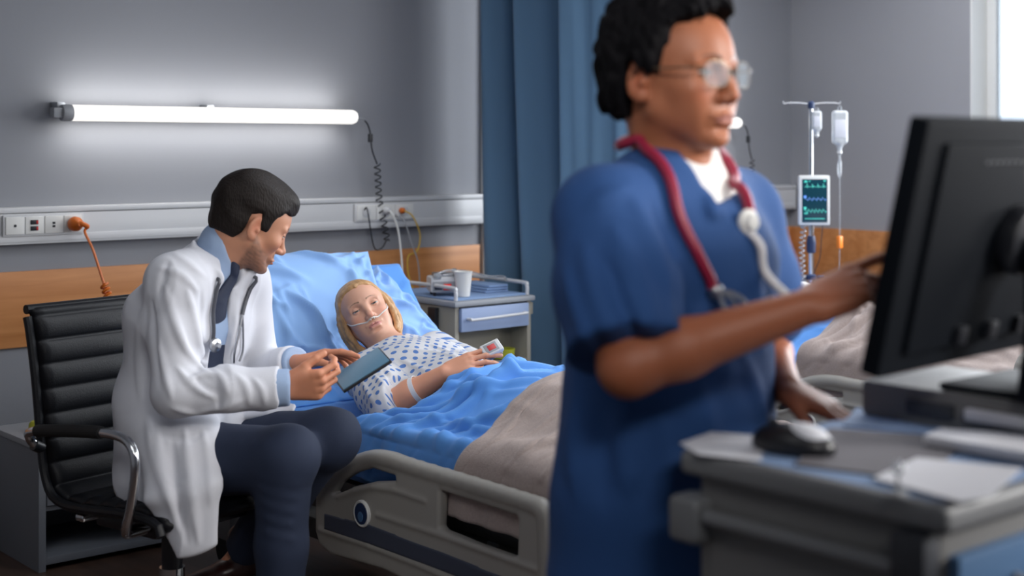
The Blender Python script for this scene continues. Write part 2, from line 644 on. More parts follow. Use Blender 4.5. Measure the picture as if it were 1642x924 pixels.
# ------------------------------------------------------------------ material palette
mat('wall_paint', (142, 144, 150), 0.75, bump=0.05, bscale=120, var=0.02, vscale=2)
mat('wall_paint_side', (158, 158, 162), 0.75, bump=0.05, bscale=120, var=0.02, vscale=2)
mat('ceiling_white', (190, 192, 196), 0.9)
wood_mat('wood_band', (190, 124, 70), (214, 148, 92), (0.5, 6, 7))
wood_mat('floor_wood', (58, 44, 38), (86, 66, 56), (6, 0.6, 1), 0.35)
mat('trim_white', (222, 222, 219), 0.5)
mat('white_plastic', (205, 206, 208), 0.4)
mat('grey_plastic', (150, 152, 156), 0.5)
mat('dark_plastic', (28, 30, 36), 0.4)
mat('black_rubber', (16, 16, 18), 0.7)
mat('navy_plastic', (30, 48, 84), 0.5)
mat('chrome', (200, 202, 206), 0.18, metal=1.0)
mat('steel', (168, 170, 174), 0.35, metal=1.0)
mat('orange_plastic', (206, 104, 26), 0.45)
mat('orange_bright', (240, 128, 30), 0.4)
mat('yellow_plastic', (196, 160, 60), 0.45)
mat('lime_plastic', (168, 172, 48), 0.5)
mat('red_plastic', (196, 44, 44), 0.4)
mat('lamp_tube', (235, 235, 235), 0.4, emit=(255, 250, 242), estr=0.95)
mat('red_digits', (90, 10, 10), 0.4, emit=(255, 60, 50), estr=1.2)
mat('leather', (13, 15, 21), 0.48, bump=0.15, bscale=260, spec=0.35)
mat('blue_sheet', (86, 148, 222), 0.8, bump=0.12, bscale=700, sheen=0.15)
mat('blue_pillow', (140, 182, 236), 0.8, bump=0.12, bscale=700, sheen=0.15)
mat('grey_blanket', (172, 156, 150), 0.95, bump=0.6, bscale=420, sheen=0.2, var=0.08, vscale=160)
mat('bed_plastic', (156, 153, 147), 0.45)
mat('bed_panel', (96, 96, 98), 0.5)
mat('bed_stripe', (66, 72, 88), 0.5)
mat('bed_dark', (62, 61, 60), 0.5)
mat('cabinet_grey', (150, 154, 160), 0.5)
mat('cabinet_low', (112, 116, 124), 0.55)
mat('cabinet_inner', (78, 80, 86), 0.6)
mat('cabinet_beige', (150, 146, 134), 0.55)
mat('drawer_blue', (148, 166, 200), 0.45)
mat('curtain_cloth', (88, 122, 152), 0.85, bump=0.3, bscale=500, sheen=0.2, stretch=(1, 1, 0.4))
mat('glass', (235, 242, 248), 0.03, trans=1.0)
mat('clear_plastic', (228, 232, 236), 0.12, trans=0.75)
mat('saline', (224, 228, 232), 0.25, trans=0.45)
mat('paper', (206, 208, 216), 0.8)
mat('screen_dark', (10, 40, 52), 0.25, emit=(14, 62, 78), estr=0.6)
mat('screen_line', (40, 160, 150), 0.3, emit=(90, 220, 200), estr=0.8)
mat('screen_line_blue', (60, 110, 200), 0.3, emit=(120, 170, 250), estr=0.8)
mat('cart_grey', (108, 108, 108), 0.5)
mat('cart_light', (116, 118, 121), 0.5)
mat('cart_dark', (52, 55, 62), 0.5)
mat('cart_blue', (72, 108, 148), 0.45)
mat('sheet_blue_paper', (126, 152, 190), 0.7)
mat('mouse_pad', (98, 96, 102), 0.8)
mat('monitor_shell', (14, 18, 24), 0.62, spec=.08)
mat('mouse_black', (26, 27, 32), 0.35)

WY = 5.04      # back wall
WX = 6.33      # right wall
CEIL = 2.80
LX, FY = -1.2, -1.8


def struct(name, mb, m, sharp=35):
    o = mb.build(name, m, None, True, sharp)
    return props(o, kind='structure')


struct('floor', MB().box((LX - .1, FY - .1, -.1), (WX + .1, WY + .1, 0), 0), 'floor_wood')
struct('ceiling', MB().box((LX - .1, FY - .1, CEIL), (WX + .1, WY + .1, CEIL + .1), 0), 'ceiling_white')
struct('wall_back', MB().box((LX - .1, WY, 0), (WX, WY + .1, CEIL), 0), 'wall_paint')
struct('wall_left', MB().box((LX - .1, FY, 0), (LX, WY, CEIL), 0), 'wall_paint')
struct('wall_front', MB().box((LX - .1, FY - .1, 0), (WX + .1, FY, CEIL), 0), 'wall_paint')
wz0, wz1 = 0.98, 2.45
WINS = [(2.15, 3.915), (-1.15, 0.85)]
w = MB()
w.box((WX, FY, 0), (WX + .2, WY + .1, wz0), 0).box((WX, FY, wz1), (WX + .2, WY + .1, CEIL), 0)
w.box((WX, FY, wz0), (WX + .2, WINS[1][0], wz1), 0).box((WX, WINS[1][1], wz0), (WX + .2, WINS[0][0], wz1), 0).box((WX, WINS[0][1], wz0), (WX + .2, WY + .1, wz1), 0)
struct('wall_right', w, 'wall_paint_side')
# right wall: the visible window, then an unseen one added to light the nurse
for i, (wy0, wy1) in enumerate(WINS):
    wf = MB()
    fx0, fx1, fw = WX + .13, WX + .19, .06
    wf.box((fx0, wy0, wz0), (fx1, wy0 + fw, wz1)).box((fx0, wy1 - fw, wz0), (fx1, wy1, wz1))
    wf.box((fx0, wy0 + fw, wz0), (fx1, wy1 - fw, wz0 + fw)).box((fx0, wy0 + fw, wz1 - fw), (fx1, wy1 - fw, wz1))
    wf.box((fx0 + .005, (wy0 + wy1) / 2 - .035, wz0 + fw), (fx1 - .005, (wy0 + wy1) / 2 + .035, wz1 - fw))
    win = struct('window_%d' % (i + 1), wf, 'trim_white')
    MB().box((fx0 + .02, wy0 + fw, wz0 + fw), (fx0 + .03, wy1 - fw, wz1 - fw), 0).build('window_glass', 'glass', win)
    lin_ = MB()
    lin_.box((WX - .003, wy1 - .012, wz0), (WX + .13, wy1, wz1), .002).box((WX - .003, wy0, wz0), (WX + .13, wy0 + .012, wz1), .002)
    lin_.box((WX - .003, wy0 + .012, wz1 - .012), (WX + .13, wy1 - .012, wz1), .002)
    lin_.build('window_reveal', 'trim_white', win)
    MB().box((WX - .05, wy0 - .04, wz0 - .03), (WX + .13, wy1 + .04, wz0), .006).build('window_sill', 'trim_white', win)
# wooden protection band
struct('trim_1', MB().box((LX, WY - .014, .672), (4.085, WY, .945), .003), 'wood_band')
struct('trim_2', MB().box((4.15, WY - .014, .672), (WX, WY, .945), .003), 'wood_band')
struct('trim_3', MB().box((WX - .014, FY, .672), (WX, WY - .014, .945), .003), 'wood_band')
struct('lit_wall_strip', MB().box((4.10, WY - .022, 0), (4.145, WY, CEIL), .003), 'trim_white')  # white colour stands in for a lamplit sliver of wall beside the curtain
struct('baseboard_back', MB().box((LX, WY - .016, 0), (4.09, WY, .09), .004).box((4.15, WY - .016, 0), (WX - .016, WY, .09), .004), 'cabinet_inner')
struct('baseboard_right', MB().box((WX - .016, FY, 0), (WX, WY, .09), .004), 'cabinet_inner')

# ------------------------------------------------------------------ trunking rails along the wall
TZ0, TZ1, TP = 1.044, 1.176, .05


def trunking(label, x0, x1):
    t = thing('wall_trunking', label, 'cable trunking', ((x0 + x1) / 2, WY, TZ0), 'grey cable trunking along the back wall')
    MB().box((x0, WY - TP, TZ0), (x1, WY, TZ1 - .022), .003).build('duct', 'white_plastic', t)
    MB().box((x0, WY - TP - .004, TZ1 - .020), (x1, WY, TZ1), .004).build('top_cover', 'white_plastic', t)
    MB().box((x0 + .02, WY - TP - .003, TZ0 + .008), (x1 - .02, WY - TP + .004, TZ0 + .034), .002).build('lower_lid', 'white_plastic', t)
    MB().box((x1, WY - TP - .003, TZ0 - .002), (x1 + .006, WY, TZ1 + .002), .002).build('end_cap', 'cabinet_inner', t)
    return t


trunking('long grey cable trunking behind the seated doctor and the occupied bed', LX, 4.085)
trunking('cable trunking short of the room corner, behind the drip stand', 4.16, WX - .01)


def socket_plate(px0, px1, label, nmod):
    x0 = atY(px0, 350, WY - TP)[0]; x1 = atY(px1, 350, WY - TP)[0]
    y = WY - TP - .002
    t = thing('socket_plate', label, 'socket panel', ((x0 + x1) / 2, y, 1.10), 'socket panels on the trunking')
    z0, z1 = TZ0 + .030, TZ1 - .026
    MB().box((x0, y - .010, z0), (x1, y, z1), .003).build('frame', 'white_plastic', t)
    wq = (x1 - x0 - .012) / nmod
    for i in range(nmod):
        a = x0 + .006 + i * wq
        MB().box((a + .002, y - .014, z0 + .007), (a + wq - .002, y - .008, z1 - .007), .002).build('module', 'trim_white', t)
        c = a + wq / 2; zc = (z0 + z1) / 2
        yield t, c, y - .014, zc, wq


# left panel: jack, two red-black rocker pairs, double jack, plugged mains socket
mods = list(socket_plate(3, 132, 'socket panel with an orange plug and small red switches', 4))
t, c, y, z, q = mods[0]
MB().cyl((c, y + .001, z), (c, y - .002, z), .005, 14).build('jack', 'dark_plastic', t)
t, c, y, z, q = mods[1]
for dz in (.011, -.011):
    r = MB().box((c - .016, y - .004, z + dz - .008), (c + .012, y + .001, z + dz + .008), .002).build('rocker_switch', 'dark_plastic', t)
    MB().box((c + .004, y - .0055, z + dz - .006), (c + .011, y - .003, z + dz + .006), .001).build('indicator', 'red_plastic', r)
t, c, y, z, q = mods[2]
for dz in (.006, -.006):
    MB().box((c - .006, y - .002, z + dz - .004), (c + .004, y + .001, z + dz + .004), .001).build('jack', 'dark_plastic', t)
t, c, y, z, q = mods[3]
MB().lathe((c, y + .001, z), [(.026, 0), (.026, .002), (.022, .003)], 24, (0, -1, 0)).build('mains_socket', 'white_plastic', t)
PL = np.array([c, y, z])
# orange plug and cord
op = thing('power_cord', 'orange plug and cord running from the wall panel to behind the chair', 'power cord', PL)
MB().lathe(PL, [(.0, .002), (.024, .004), (.027, .012), (.026, .03), (.020, .042), (.010, .052), (.007, .062)], 22, (0, -1, 0)).tube(
    catmull([PL + (0, -.045, 0), PL + (.012, -.062, .0), PL + (.030, -.068, -.012)], 5), [.011] * 5 + [.009] * 5 + [.006]).build('plug', 'orange_plastic', op)
cp = [PL + (.028, -.068, -.010)] + [atY(a, b, 4.90 - .16 * i) for i, (a, b) in enumerate([(136, 372), (148, 398), (158, 428), (167, 456)])]
MB().tube(catmull(cp, 8), .0048, 8).build('cord', 'orange_plastic', op)
e0 = cp[-1]
MB().tube(coil([e0, e0 + (.012, -.02, -.06), e0 + (.03, -.05, -.14), e0 + (.10, -.06, -.22)], .011, 16, 14), .005, 6).build('coiled_cord', 'orange_plastic', op)
# right panel with plugs
mods = list(socket_plate(567, 662, 'socket panel beside the pillow, crowded with thin cords and plugs', 3))
MZ = mods[0][3]; MY = mods[0][2]
for t, c, y, z, q in mods:
    MB().lathe((c, y + .001, z), [(.021, 0), (.021, .002), (.018, .003)], 24, (0, -1, 0)).build('mains_socket', 'white_plastic', t)


# ------------------------------------------------------------------ wall lamps
def wall_lamp(x0, x1, label):
    y, z = WY - .085, 1.515
    t = thing('wall_lamp', label, 'lamp', ((x0 + x1) / 2, WY, z), 'tube lamps above the beds')
    MB().lathe((x0 + .07, y, z), [(.027, 0), (.0295, .004), (.0295, x1 - x0 - .09), (.024, x1 - x0 - .076), (.012, x1 - x0 - .070)], 28, (1, 0, 0)).build('diffuser_tube', 'lamp_tube', t)
    MB().lathe((x0 + .03, y, z), [(.018, 0), (.029, .004), (.031, .012), (.031, .036), (.0295, .041)], 26, (1, 0, 0)).build('end_cap', 'grey_plastic', t)
    MB().box((x0, y - .016, z - .018), (x0 + .034, y + .02, z + .018), .004).build('connector', 'grey_plastic', t)
    for f in (.02, .48):
        xx = x0 + f * (x1 - x0)
        MB().box((xx, y + .02, z - .01), (xx + .03, WY, z + .040), .003).build('bracket', 'steel', t)
    for sg in (1, -1):                 # the tube throws its light up and down the wall
        l = bpy.data.lights.new('lamp_glow', 'AREA'); l.shape = 'RECTANGLE'; l.size = x1 - x0 - .12; l.size_y = .04
        l.energy = 1.5 * (x1 - x0); l.color = (1.0, .985, .96)
        lo = bpy.data.objects.new('lamp_glow', l); COL.objects.link(lo)
        lo.location = ((x0 + x1) / 2, y + .005, z + sg * .033); lo.rotation_euler = (math.pi / 2 + sg * math.radians(80), 0, 0)
    MB().tube(catmull([(x1 - .005, y, z - .004), (x1 + .03, y, z - .006), (x1 + .045, y + .005, z - .012)], 5), .004, 8).build('lead', 'grey_plastic', t)
    return t


LAMP = [(2.05, 3.36), (4.60, 5.80)]
wall_lamp(*LAMP[0], 'white glowing tube lamp on the wall above the doctor and patient')
wall_lamp(*LAMP[1], 'glowing tube lamp partly hidden behind the standing nurse')


def coil_cord(x, label, pts):
    y, z = WY - .085, 1.515
    p0 = np.array([x + .045, y + .005, z - .012])
    t = thing('coiled_lamp_cord', label, 'cord', p0, 'dark coiled lamp cords')
    a = p0 + (.03, 0, -.075)
    MB().tube(catmull([p0, p0 + (.018, 0, -.02), a + (0, 0, .02), a + (.004, 0, -.02), a + (.012, 0, -.06), a + (.042, .01, -.11)], 6), .0034, 8).build('lead', 'dark_plastic', t)
    MB().box(a + (-.008, -.008, -.018), a + (.008, .008, .018), .003).build('inline_switch', 'dark_plastic', t)
    b = a + (.042, .01, -.11)
    P = coil([b, b + (.008, .005, -.07), b + (.018, .008, -.16), b + pts[0], b + pts[1]], .0125, 12, 14)
    MB().tube(P, .0030, 6).build('coil', 'dark_plastic', t)
    return P[-1], t


e, t = coil_cord(LAMP[0][1], 'dark coiled cord hanging from the lamp over the occupied bed', [(.035, 0, -.25), (.050, -.004, -.33)])
MB().tube(catmull([e, e + (-.02, -.01, .005), e + (-.05, -.012, -.03), e + (-.09, -.012, -.02), (mods[0][1] - .01, MY - .02, MZ + .012), (mods[0][1] - .012, MY, MZ + .012)], 8), .003, 8).build('tail', 'dark_plastic', t)
coil_cord(LAMP[1][1], 'dark coiled cord hanging beside the nurse in front of the bare wall', [(.02, 0, -.25), (.03, -.004, -.33)])
c0 = mods[1][1]
wc = thing('white_cord', 'white plug and cord arching down from the wall panel to behind the pillow', 'cord', (c0, MY, MZ))
MB().lathe((c0 - .005, MY, MZ + .008), [(.017, 0), (.019, .006), (.018, .02), (.012, .03), (.006, .036)], 20, (0, -1, 0)).build('plug', 'white_plastic', wc)
MB().tube(catmull([(c0 - .005, MY - .03, MZ + .008), (c0, MY - .05, MZ - .01), (c0 + .02, MY - .06, MZ - .07), (c0 + .03, MY - .07, MZ - .18), (c0 + .02, MY - .1, MZ - .34)], 8), .0042, 8).build('cord', 'trim_white', wc)
c1 = mods[2][1]
yc = thing('yellow_cord', 'thin yellow plug and cord looping down beside the pillow', 'cord', (c1, MY, MZ))
MB().lathe((c1 - .02, MY, MZ + .004), [(.011, 0), (.013, .006), (.012, .018), (.006, .026)], 16, (0, -1, 0)).build('plug', 'orange_plastic', yc)
MB().tube(catmull([(c1 - .02, MY - .024, MZ + .004), (c1 + .01, MY - .045, MZ - .02), (c1 + .045, MY - .05, MZ - .10), (c1 + .03, MY - .05, MZ - .17), (c1 - .02, MY - .055, MZ - .19), (c1 - .025, MY - .06, MZ - .26), (c1, MY - .08, MZ - .36)], 8), .0034, 8).build('cord', 'yellow_plastic', yc)
gc = thing('grey_tube', 'thin grey tube hanging from the wall panel beside the yellow cord', 'tube', (c1, MY, MZ))
MB().tube(catmull([(c1 - .045, MY, MZ - .012), (c1 - .03, MY - .04, MZ - .04), (c1 - .005, MY - .06, MZ - .14), (c1 + .02, MY - .07, MZ - .22), (c1 + .018, MY - .09, MZ - .36)], 8), .0030, 8).build('tube', 'grey_plastic', gc)
MB().cyl((c1 - .045, MY + .001, MZ - .012), (c1 - .043, MY - .016, MZ - .016), .007, 14).build('fitting', 'white_plastic', gc)

# ------------------------------------------------------------------ curtain
cv = []
NS, NZ = 320, 30
CP = np.array([(4.04, 4.90), (3.965, 4.86), (3.935, 4.80), (3.99, 4.725), (4.13, 4.67), (4.19, 4.635), (4.03, 4.612), (3.93, 4.598), (3.985, 4.53), (4.06, 4.43), (4.14, 4.375), (4.19, 4.34), (4.03, 4.318), (3.92, 4.305), (3.955, 4.255), (3.985, 4.215), (3.99, 4.18), (4.04, 4.135), (4.045, 4.10), (4.12, 4.065)])
cc_ = catmull(CP, 20); cl_ = np.concatenate([[0], np.cumsum(np.linalg.norm(np.diff(cc_, axis=0), axis=1))])
for k in range(NZ + 1):
    zz = .03 + (2.68 - .03) * k / NZ
    s = np.linspace(0, 1, NS)
    c2_ = np.stack([np.interp(s * cl_[-1], cl_, cc_[:, i]) for i in (0, 1)], 1)
    dz_ = np.clip(2.0 - zz, -.7, 1.2)
    yy = c2_[:, 1] - .055 * dz_ * np.exp(-((s - .42) / .25) ** 2) - .012 * dz_ * (s > .7) - .012 * np.sin(s * 9 + zz * 1.3)
    xx = 4.03 + (c2_[:, 0] - 4.03) * (1 + .12 * dz_) + .006 * np.sin(s * 90 + zz * 2) + .010 * np.sin(s * 34 + zz * 1.1)
    yy = np.where(s < .1, yy - .02 * np.clip(zz - 1.2, 0, 1) * (1 - s / .1), yy)
    cv.append(np.stack([xx, yy, np.full(NS, zz)], 1))
V = np.concatenate(cv)
F = [[k * NS + i, k * NS + i + 1, (k + 1) * NS + i + 1, (k + 1) * NS + i] for k in range(NZ) for i in range(NS - 1)]
cu = mesh_from('privacy_curtain', V, F, 'curtain_cloth')
sm = cu.modifiers.new('thick', 'SOLIDIFY'); sm.thickness = .004
props(cu, 'blue floor-length privacy curtain bunched between the two beds', 'curtain')
ct = thing('curtain_track', 'curtain track under the ceiling carrying the blue curtain', 'curtain track', (4.02, 3.6, 2.7))
MB().box((4.005, 2.2, 2.70), (4.035, 5.03, 2.725), .003).build('track', 'trim_white', ct)
for hy in (2.6, 4.6): MB().box((4.012, hy, 2.725), (4.028, hy + .016, CEIL), .002).build('hanger', 'trim_white', ct)
for i in range(8):
    MB().box((4.016, 4.1 + i * .11, 2.685), (4.024, 4.108 + i * .11, 2.702), .001).build('glider', 'trim_white', ct)


# ------------------------------------------------------------------ low cabinet at the left
q0 = atX(62, 715, 1.30)
lx0 = 1.30
D0 = 4.6
pA = at(62, 920, 4.64)           # bottom of the near edge
lx, ly = pA[0], pA[1]
lw, ld, lh = .50, .40, .42
lc = thing('low_cabinet', 'low grey cabinet with an open lower shelf behind the black chair', 'cabinet', (lx + lw / 2, ly + ld / 2, 0))
MB().box((lx, ly, 0), (lx + .025, ly + ld, lh - .02), .002).box((lx + lw - .025, ly, 0), (lx + lw, ly + ld, lh - .02), .002).box((lx + .025, ly + ld - .015, .03), (lx + lw - .025, ly + ld, lh - .02), .001).box(
    (lx + .025, ly + .005, .02), (lx + lw - .025, ly + ld - .015, .045), .002).build('carcass', 'cabinet_low', lc)
MB().box((lx - .006, ly - .008, lh - .02), (lx + lw + .006, ly + ld, lh), .004).build('top_panel', 'cabinet_grey', lc)
dr = MB().box((lx + .027, ly - .004, .215), (lx + lw - .027, ly + .016, lh - .024), .003).build('drawer', 'cabinet_low', lc)
MB().box((lx + .2, ly - .016, .30), (lx + .32, ly - .004, .312), .003).build('handle', 'steel', dr)
MB().box((lx + .025, ly + .01, .195), (lx + lw - .025, ly + ld - .015, .213), .002).build('shelf', 'cabinet_low', lc)
yp = at(48, 680, 4.82); yp = np.array([lx + .09, ly + .22, lh])
yt = MB().lathe(yp, [(.034, .0005), (.036, .004), (.033, .026), (.026, .034), (.0, .036)], 24)
props(yt.build('plastic_lid', 'lime_plastic', None, base=yp), 'small yellow lid lying on the low cabinet behind the chair', 'lid')

# ------------------------------------------------------------------ bedside cabinet at the right of the bed
bx0, bx1, by0, by1, bh = 3.395, 3.785, 4.33, 4.80, .80
bc = thing('bedside_cabinet', 'grey bedside cabinet with a pale blue drawer between bed and curtain', 'cabinet', ((bx0 + bx1) / 2, (by0 + by1) / 2, 0))
cb = MB()
cb.box((bx0, by0, .07), (bx0 + .02, by1, bh - .03), .003).box((bx1 - .02, by0, .07), (bx1, by1, bh - .03), .003).box((bx0 + .02, by1 - .012, .07), (bx1 - .02, by1, bh - .03), .002)
cb.box((bx0 + .02, by0 + .004, .07), (bx1 - .02, by1 - .012, .09), .002).box((bx0 + .02, by0 + .004, .52), (bx1 - .02, by1 - .012, .538), .002)
cb.build('carcass', 'cabinet_beige', bc)
MB().box((bx0 + .02, by0 + .105, .09), (bx1 - .02, by0 + .12, bh - .032), .002).build('inner_panel', 'cabinet_beige', bc)
MB().box((bx0 - .012, by0 - .016, bh - .03), (bx1 + .012, by1 + .01, bh - .008), .008).build('top_panel', 'cabinet_grey', bc)
MB().box((bx0 + .01, by0 + .01, bh - .008), (bx1 - .01, by1 - .01, bh), .003).build('tray', 'sheet_blue_paper', bc)
dr = MB().box((bx0 + .022, by0 - .014, bh - .128), (bx1 - .022, by0 + .006, bh - .036), .004).build('drawer', 'drawer_blue', bc)
hp = [(bx0 + .05, by0 - .014, bh - .078), (bx0 + .056, by0 - .034, bh - .078), (bx0 + .07, by0 - .038, bh - .080), (bx1 - .07, by0 - .038, bh - .074), (bx1 - .056, by0 - .034, bh - .073), (bx1 - .05, by0 - .014, bh - .073)]
MB().tube(catmull(hp, 4), .0055, 10).build('handle', 'white_plastic', dr)
MB().box((bx1 + .001, by0 + .02, bh - .09), (bx1 + .03, by0 + .06, bh - .04), .005).build('side_clip', 'cabinet_beige', bc)
for sx in (bx0 + .012, bx1 - .012):
    rl = [(sx, by0 + .01, bh - .006), (sx, by0 + .012, bh + .03), (sx, by0 + .05, bh + .042), (sx, by1 - .05, bh + .042), (sx, by1 - .012, bh + .03), (sx, by1 - .01, bh - .006)]
    MB().tube(catmull(rl, 5), .0075, 10).build('gallery_rail', 'white_plastic', bc)
for sx in (bx0 + .03, bx1 - .03):
    for sy in (by0 + .04, by1 - .04):
        cs = MB().cyl((sx, sy, .05), (sx, sy, .075), .009, 12).build('caster', 'steel', bc)
        MB().cyl((sx - .01, sy, .025), (sx + .01, sy, .025), .025, 18, bev=.003).build('wheel', 'black_rubber', cs)
MB().box((bx0 - .020, by0 + .10, bh - .13), (bx0 - .001, by0 + .15, bh - .04), .003).build('cable_holder', 'dark_plastic', bc)
props(MB().lathe((bx0 + .285, by0 + .052, .539), [(.034, 0), (.046, .005), (.050, .040), (.047, .041), (.042, .010), (.0, .008)], 26).build('kidney_bowl', 'lime_plastic', None, base=(bx0 + .285, by0 + .052, .539)),
      'shallow yellow-green bowl on the open shelf of the bedside cabinet', 'bowl')
# white cup
cpb = atY(742, 474, by0 + .06); cx_ = cpb[0]
cpp = np.array([cx_ + .010, by0 + .070, bh + .0005])
props(MB().lathe(cpp, [(.024, 0), (.0265, .001), (.0355, .094), (.0375, .096), (.0375, .099), (.0345, .099), (.0335, .094), (.0245, .004), (.0, .004)], 30).build('paper_cup', 'trim_white', None, base=cpp),
      'white plastic cup at the front edge of the bedside cabinet top', 'cup')
# infusion pump with red display
pp = np.array([bx0 + .076, by0 + .165, bh])
pm = thing('infusion_pump', 'grey pump with a red glowing display behind the white cup', 'medical pump', pp)
MB().box(pp + (-.085, -.05, .014), pp + (.095, .07, .075), .012).build('housing', 'white_plastic', pm)
for sx in (-.06, .07):
    for sy in (-.03, .05):
        MB().cyl(pp + (sx, sy, .0005), pp + (sx, sy, .015), .008, 12).build('foot', 'dark_plastic', pm)
MB().box(pp + (-.075, -.053, .020), pp + (.086, -.048, .058), .002).build('front_panel', 'grey_plastic', pm)
MB().box(pp + (-.066, -.055, .026), pp + (-.024, -.051, .044), .002).build('display', 'dark_plastic', pm)
rd = MB().box(pp + (-.018, -.055, .024), pp + (.026, -.051, .050), .002).build('warning_display', 'red_plastic', pm)
g = MB()
for i in range(3):
    x = -.012 + i * .012
    for (ax, az, bx_, bz) in ((0, 0, 0, .008), (.006, 0, .006, .008), (0, .008, 0, .016), (.006, .008, .006, .016), (0, 0, .006, 0), (0, .008, .006, .008), (0, .016, .006, .016)):
        g.tube([pp + (x + ax, -.056, .029 + az), pp + (x + bx_, -.056, .029 + bz)], .0011, 6)
g.build('digits', 'red_digits', rd)
for i in range(3):
    MB().cyl(pp + (.044 + i * .012, -.052, .034), pp + (.044 + i * .012, -.056, .034), .0028, 10).build('button', 'white_plastic', pm)
MB().box(pp + (-.060, -.03, .074), pp + (.075, .05, .088), .006).build('top_clamp', 'steel', pm)
MB().cyl(pp + (-.07, -.045, .078), pp + (-.03, -.045, .078), .012, 18, bev=.003).build('syringe_clip', 'clear_plastic', pm)
MB().tube(catmull([pp + (-.06, -.04, .085), pp + (.0, -.035, .100), pp + (.06, -.02, .098), pp + (.10, .0, .088)], 6), .004, 8).build('syringe', 'clear_plastic', pm)
for ch in pm.children_recursive:
    for v_ in ch.data.vertices: v_.co.x *= .74
pm.rotation_euler.z = math.radians(-28)
# blue pads, clear mask tubing
for i in range(3):
    props(MB().box((bx0 + .235 + .006 * i, by0 + .10 - .004 * i, bh + .0005 + .011 * i), (bx1 - .035 - .004 * i, by0 + .30, bh + .0110 + .011 * i), .004).build('folded_pad', 'sheet_blue_paper', None, base=(bx0 + .3, by0 + .2, bh + .011 * i)),
          ['lowest of the folded blue pads beside the white cup', 'middle folded blue pad of the pile beside the white cup', 'topmost folded blue pad of the pile beside the white cup'][i], 'pad', 'folded blue pads on the bedside cabinet')
mk = np.array([bx0 + .27, by0 + .36, bh])
mk[2] += .0012
om = thing('oxygen_mask', 'clear plastic mask and tubing behind the folded blue pads', 'mask', mk)
MB().lathe(mk + (0, 0, .001), [(.05, 0), (.052, .004), (.045, .03), (.028, .055), (.012, .064), (.010, .08)], 22, (0, -.15, 1)).build('mask_shell', 'clear_plastic', om)
MB().tube(catmull([mk + (0, 0, .07), mk + (.03, -.06, .07), mk + (.065, -.16, .055), mk + (.068, -.25, .06), mk + (.04, -.30, .05)], 8), .005, 8).build('tubing', 'clear_plastic', om)
# ------------------------------------------------------------------ hospital beds
def poly_sdf(P2, poly):
    """signed distance to a closed 2D polygon"""
    d = np.full(len(P2), 1e9); s = np.ones(len(P2))
    n = len(poly)
    for i in range(n):
        a = poly[i]; b = poly[i - 1]
        e = b - a; w = P2 - a
        t = np.clip(w @ e / max(e @ e, 1e-12), 0, 1)
        q = w - t[:, None] * e
        d = np.minimum(d, (q ** 2).sum(1))
        c1 = P2[:, 1] >= a[1]; c2 = P2[:, 1] < b[1]; c3 = e[0] * w[:, 1] > e[1] * w[:, 0]
        m = (c1 & c2 & c3) | (~c1 & ~c2 & ~c3)
        s[m] *= -1
    return s * np.sqrt(d)


def plate(S, polys, holes, x0, half, rad, k=0.004, op='u'):
    """rounded plate in the YZ plane about x0"""
    pts = np.concatenate(polys); lo = pts.min(0); hi = pts.max(0)
    c = np.array([x0, *((lo + hi) / 2)]); r = np.linalg.norm((hi - lo) / 2) + half

    def fn(P):
        p2 = P[:, 1:]
        d = np.min([poly_sdf(p2, q) for q in polys], axis=0)
        for h in holes: d = np.maximum(d, -poly_sdf(p2, h))
        w = np.stack([d + rad, np.abs(P[:, 0] - x0) - half + rad], 1)
        return np.linalg.norm(np.maximum(w, 0), axis=1) + np.minimum(w.max(1), 0) - rad
    S.add(fn, c, r, op, k)


RX = 2.235                       # plane of the near side rail


def rp(pts):                      # outline points of the rail, in its own plane
    return np.array([atX(a, b, RX)[1:] for a, b in pts])


RAIL_TOP = [(512, 802), (520, 776), (543, 750), (572, 735), (600, 727), (626, 729), (655, 738), (760, 769), (858, 800), (877, 809), (885, 824)]
OUT = rp(RAIL_TOP + [(886, 900), (886, 990), (860, 1030), (800, 1000), (620, 912), (535, 888), (518, 872), (512, 850)])
HOLE1 = rp([(540, 789), (552, 772), (575, 757), (602, 750), (640, 762), (641, 771), (605, 772), (575, 779), (552, 793)])
HOLE2 = rp([(713, 786), (775, 806), (835, 826), (838, 832), (836, 889), (830, 893), (770, 872), (716, 850), (711, 844)])
TOPLINE = [np.array([RX, *atX(a, b, RX)[1:]]) for a, b in [(520, 800), (527, 780), (548, 757), (576, 742), (602, 735), (628, 738), (658, 748), (760, 779), (855, 809), (872, 818), (877, 832), (879, 880), (879, 960)]]
TOPLINE = catmull(TOPLINE, 5)
RIDGE1 = [np.array([RX - .012, *atX(a, b, RX)[1:]]) for a, b in [(612, 824), (700, 852), (780, 880), (868, 912)]]
RIDGE2 = [np.array([RX - .012, *atX(a, b, RX)[1:]]) for a, b in [(520, 848), (600, 875), (680, 905), (800, 958)]]
RIDGE3 = [np.array([RX - .012, *atX(a, b, RX)[1:]]) for a, b in [(548, 796), (575, 786), (605, 780), (640, 785), (690, 802)]]
STRIPE = rp([(528, 822), (600, 840), (700, 877), (860, 940), (860, 968), (700, 908), (600, 872), (528, 848)])


def make_rail_meshes():
    S = SDF()
    plate(S, [OUT], [HOLE1, HOLE2], RX, .016, .010)
    for i in range(len(TOPLINE) - 1): S.cone(TOPLINE[i], TOPLINE[i + 1], .022, .022, .006)
    for R_ in (RIDGE1, RIDGE2, RIDGE3):
        for i in range(len(R_) - 1): S.cone(R_[i], R_[i + 1], .0085, .0085, .006)
    V, F = S.mesh(.006, 2)
    return V, F


RV, RF = make_rail_meshes()
BED0 = np.array([2.70, 3.45, 0.0])


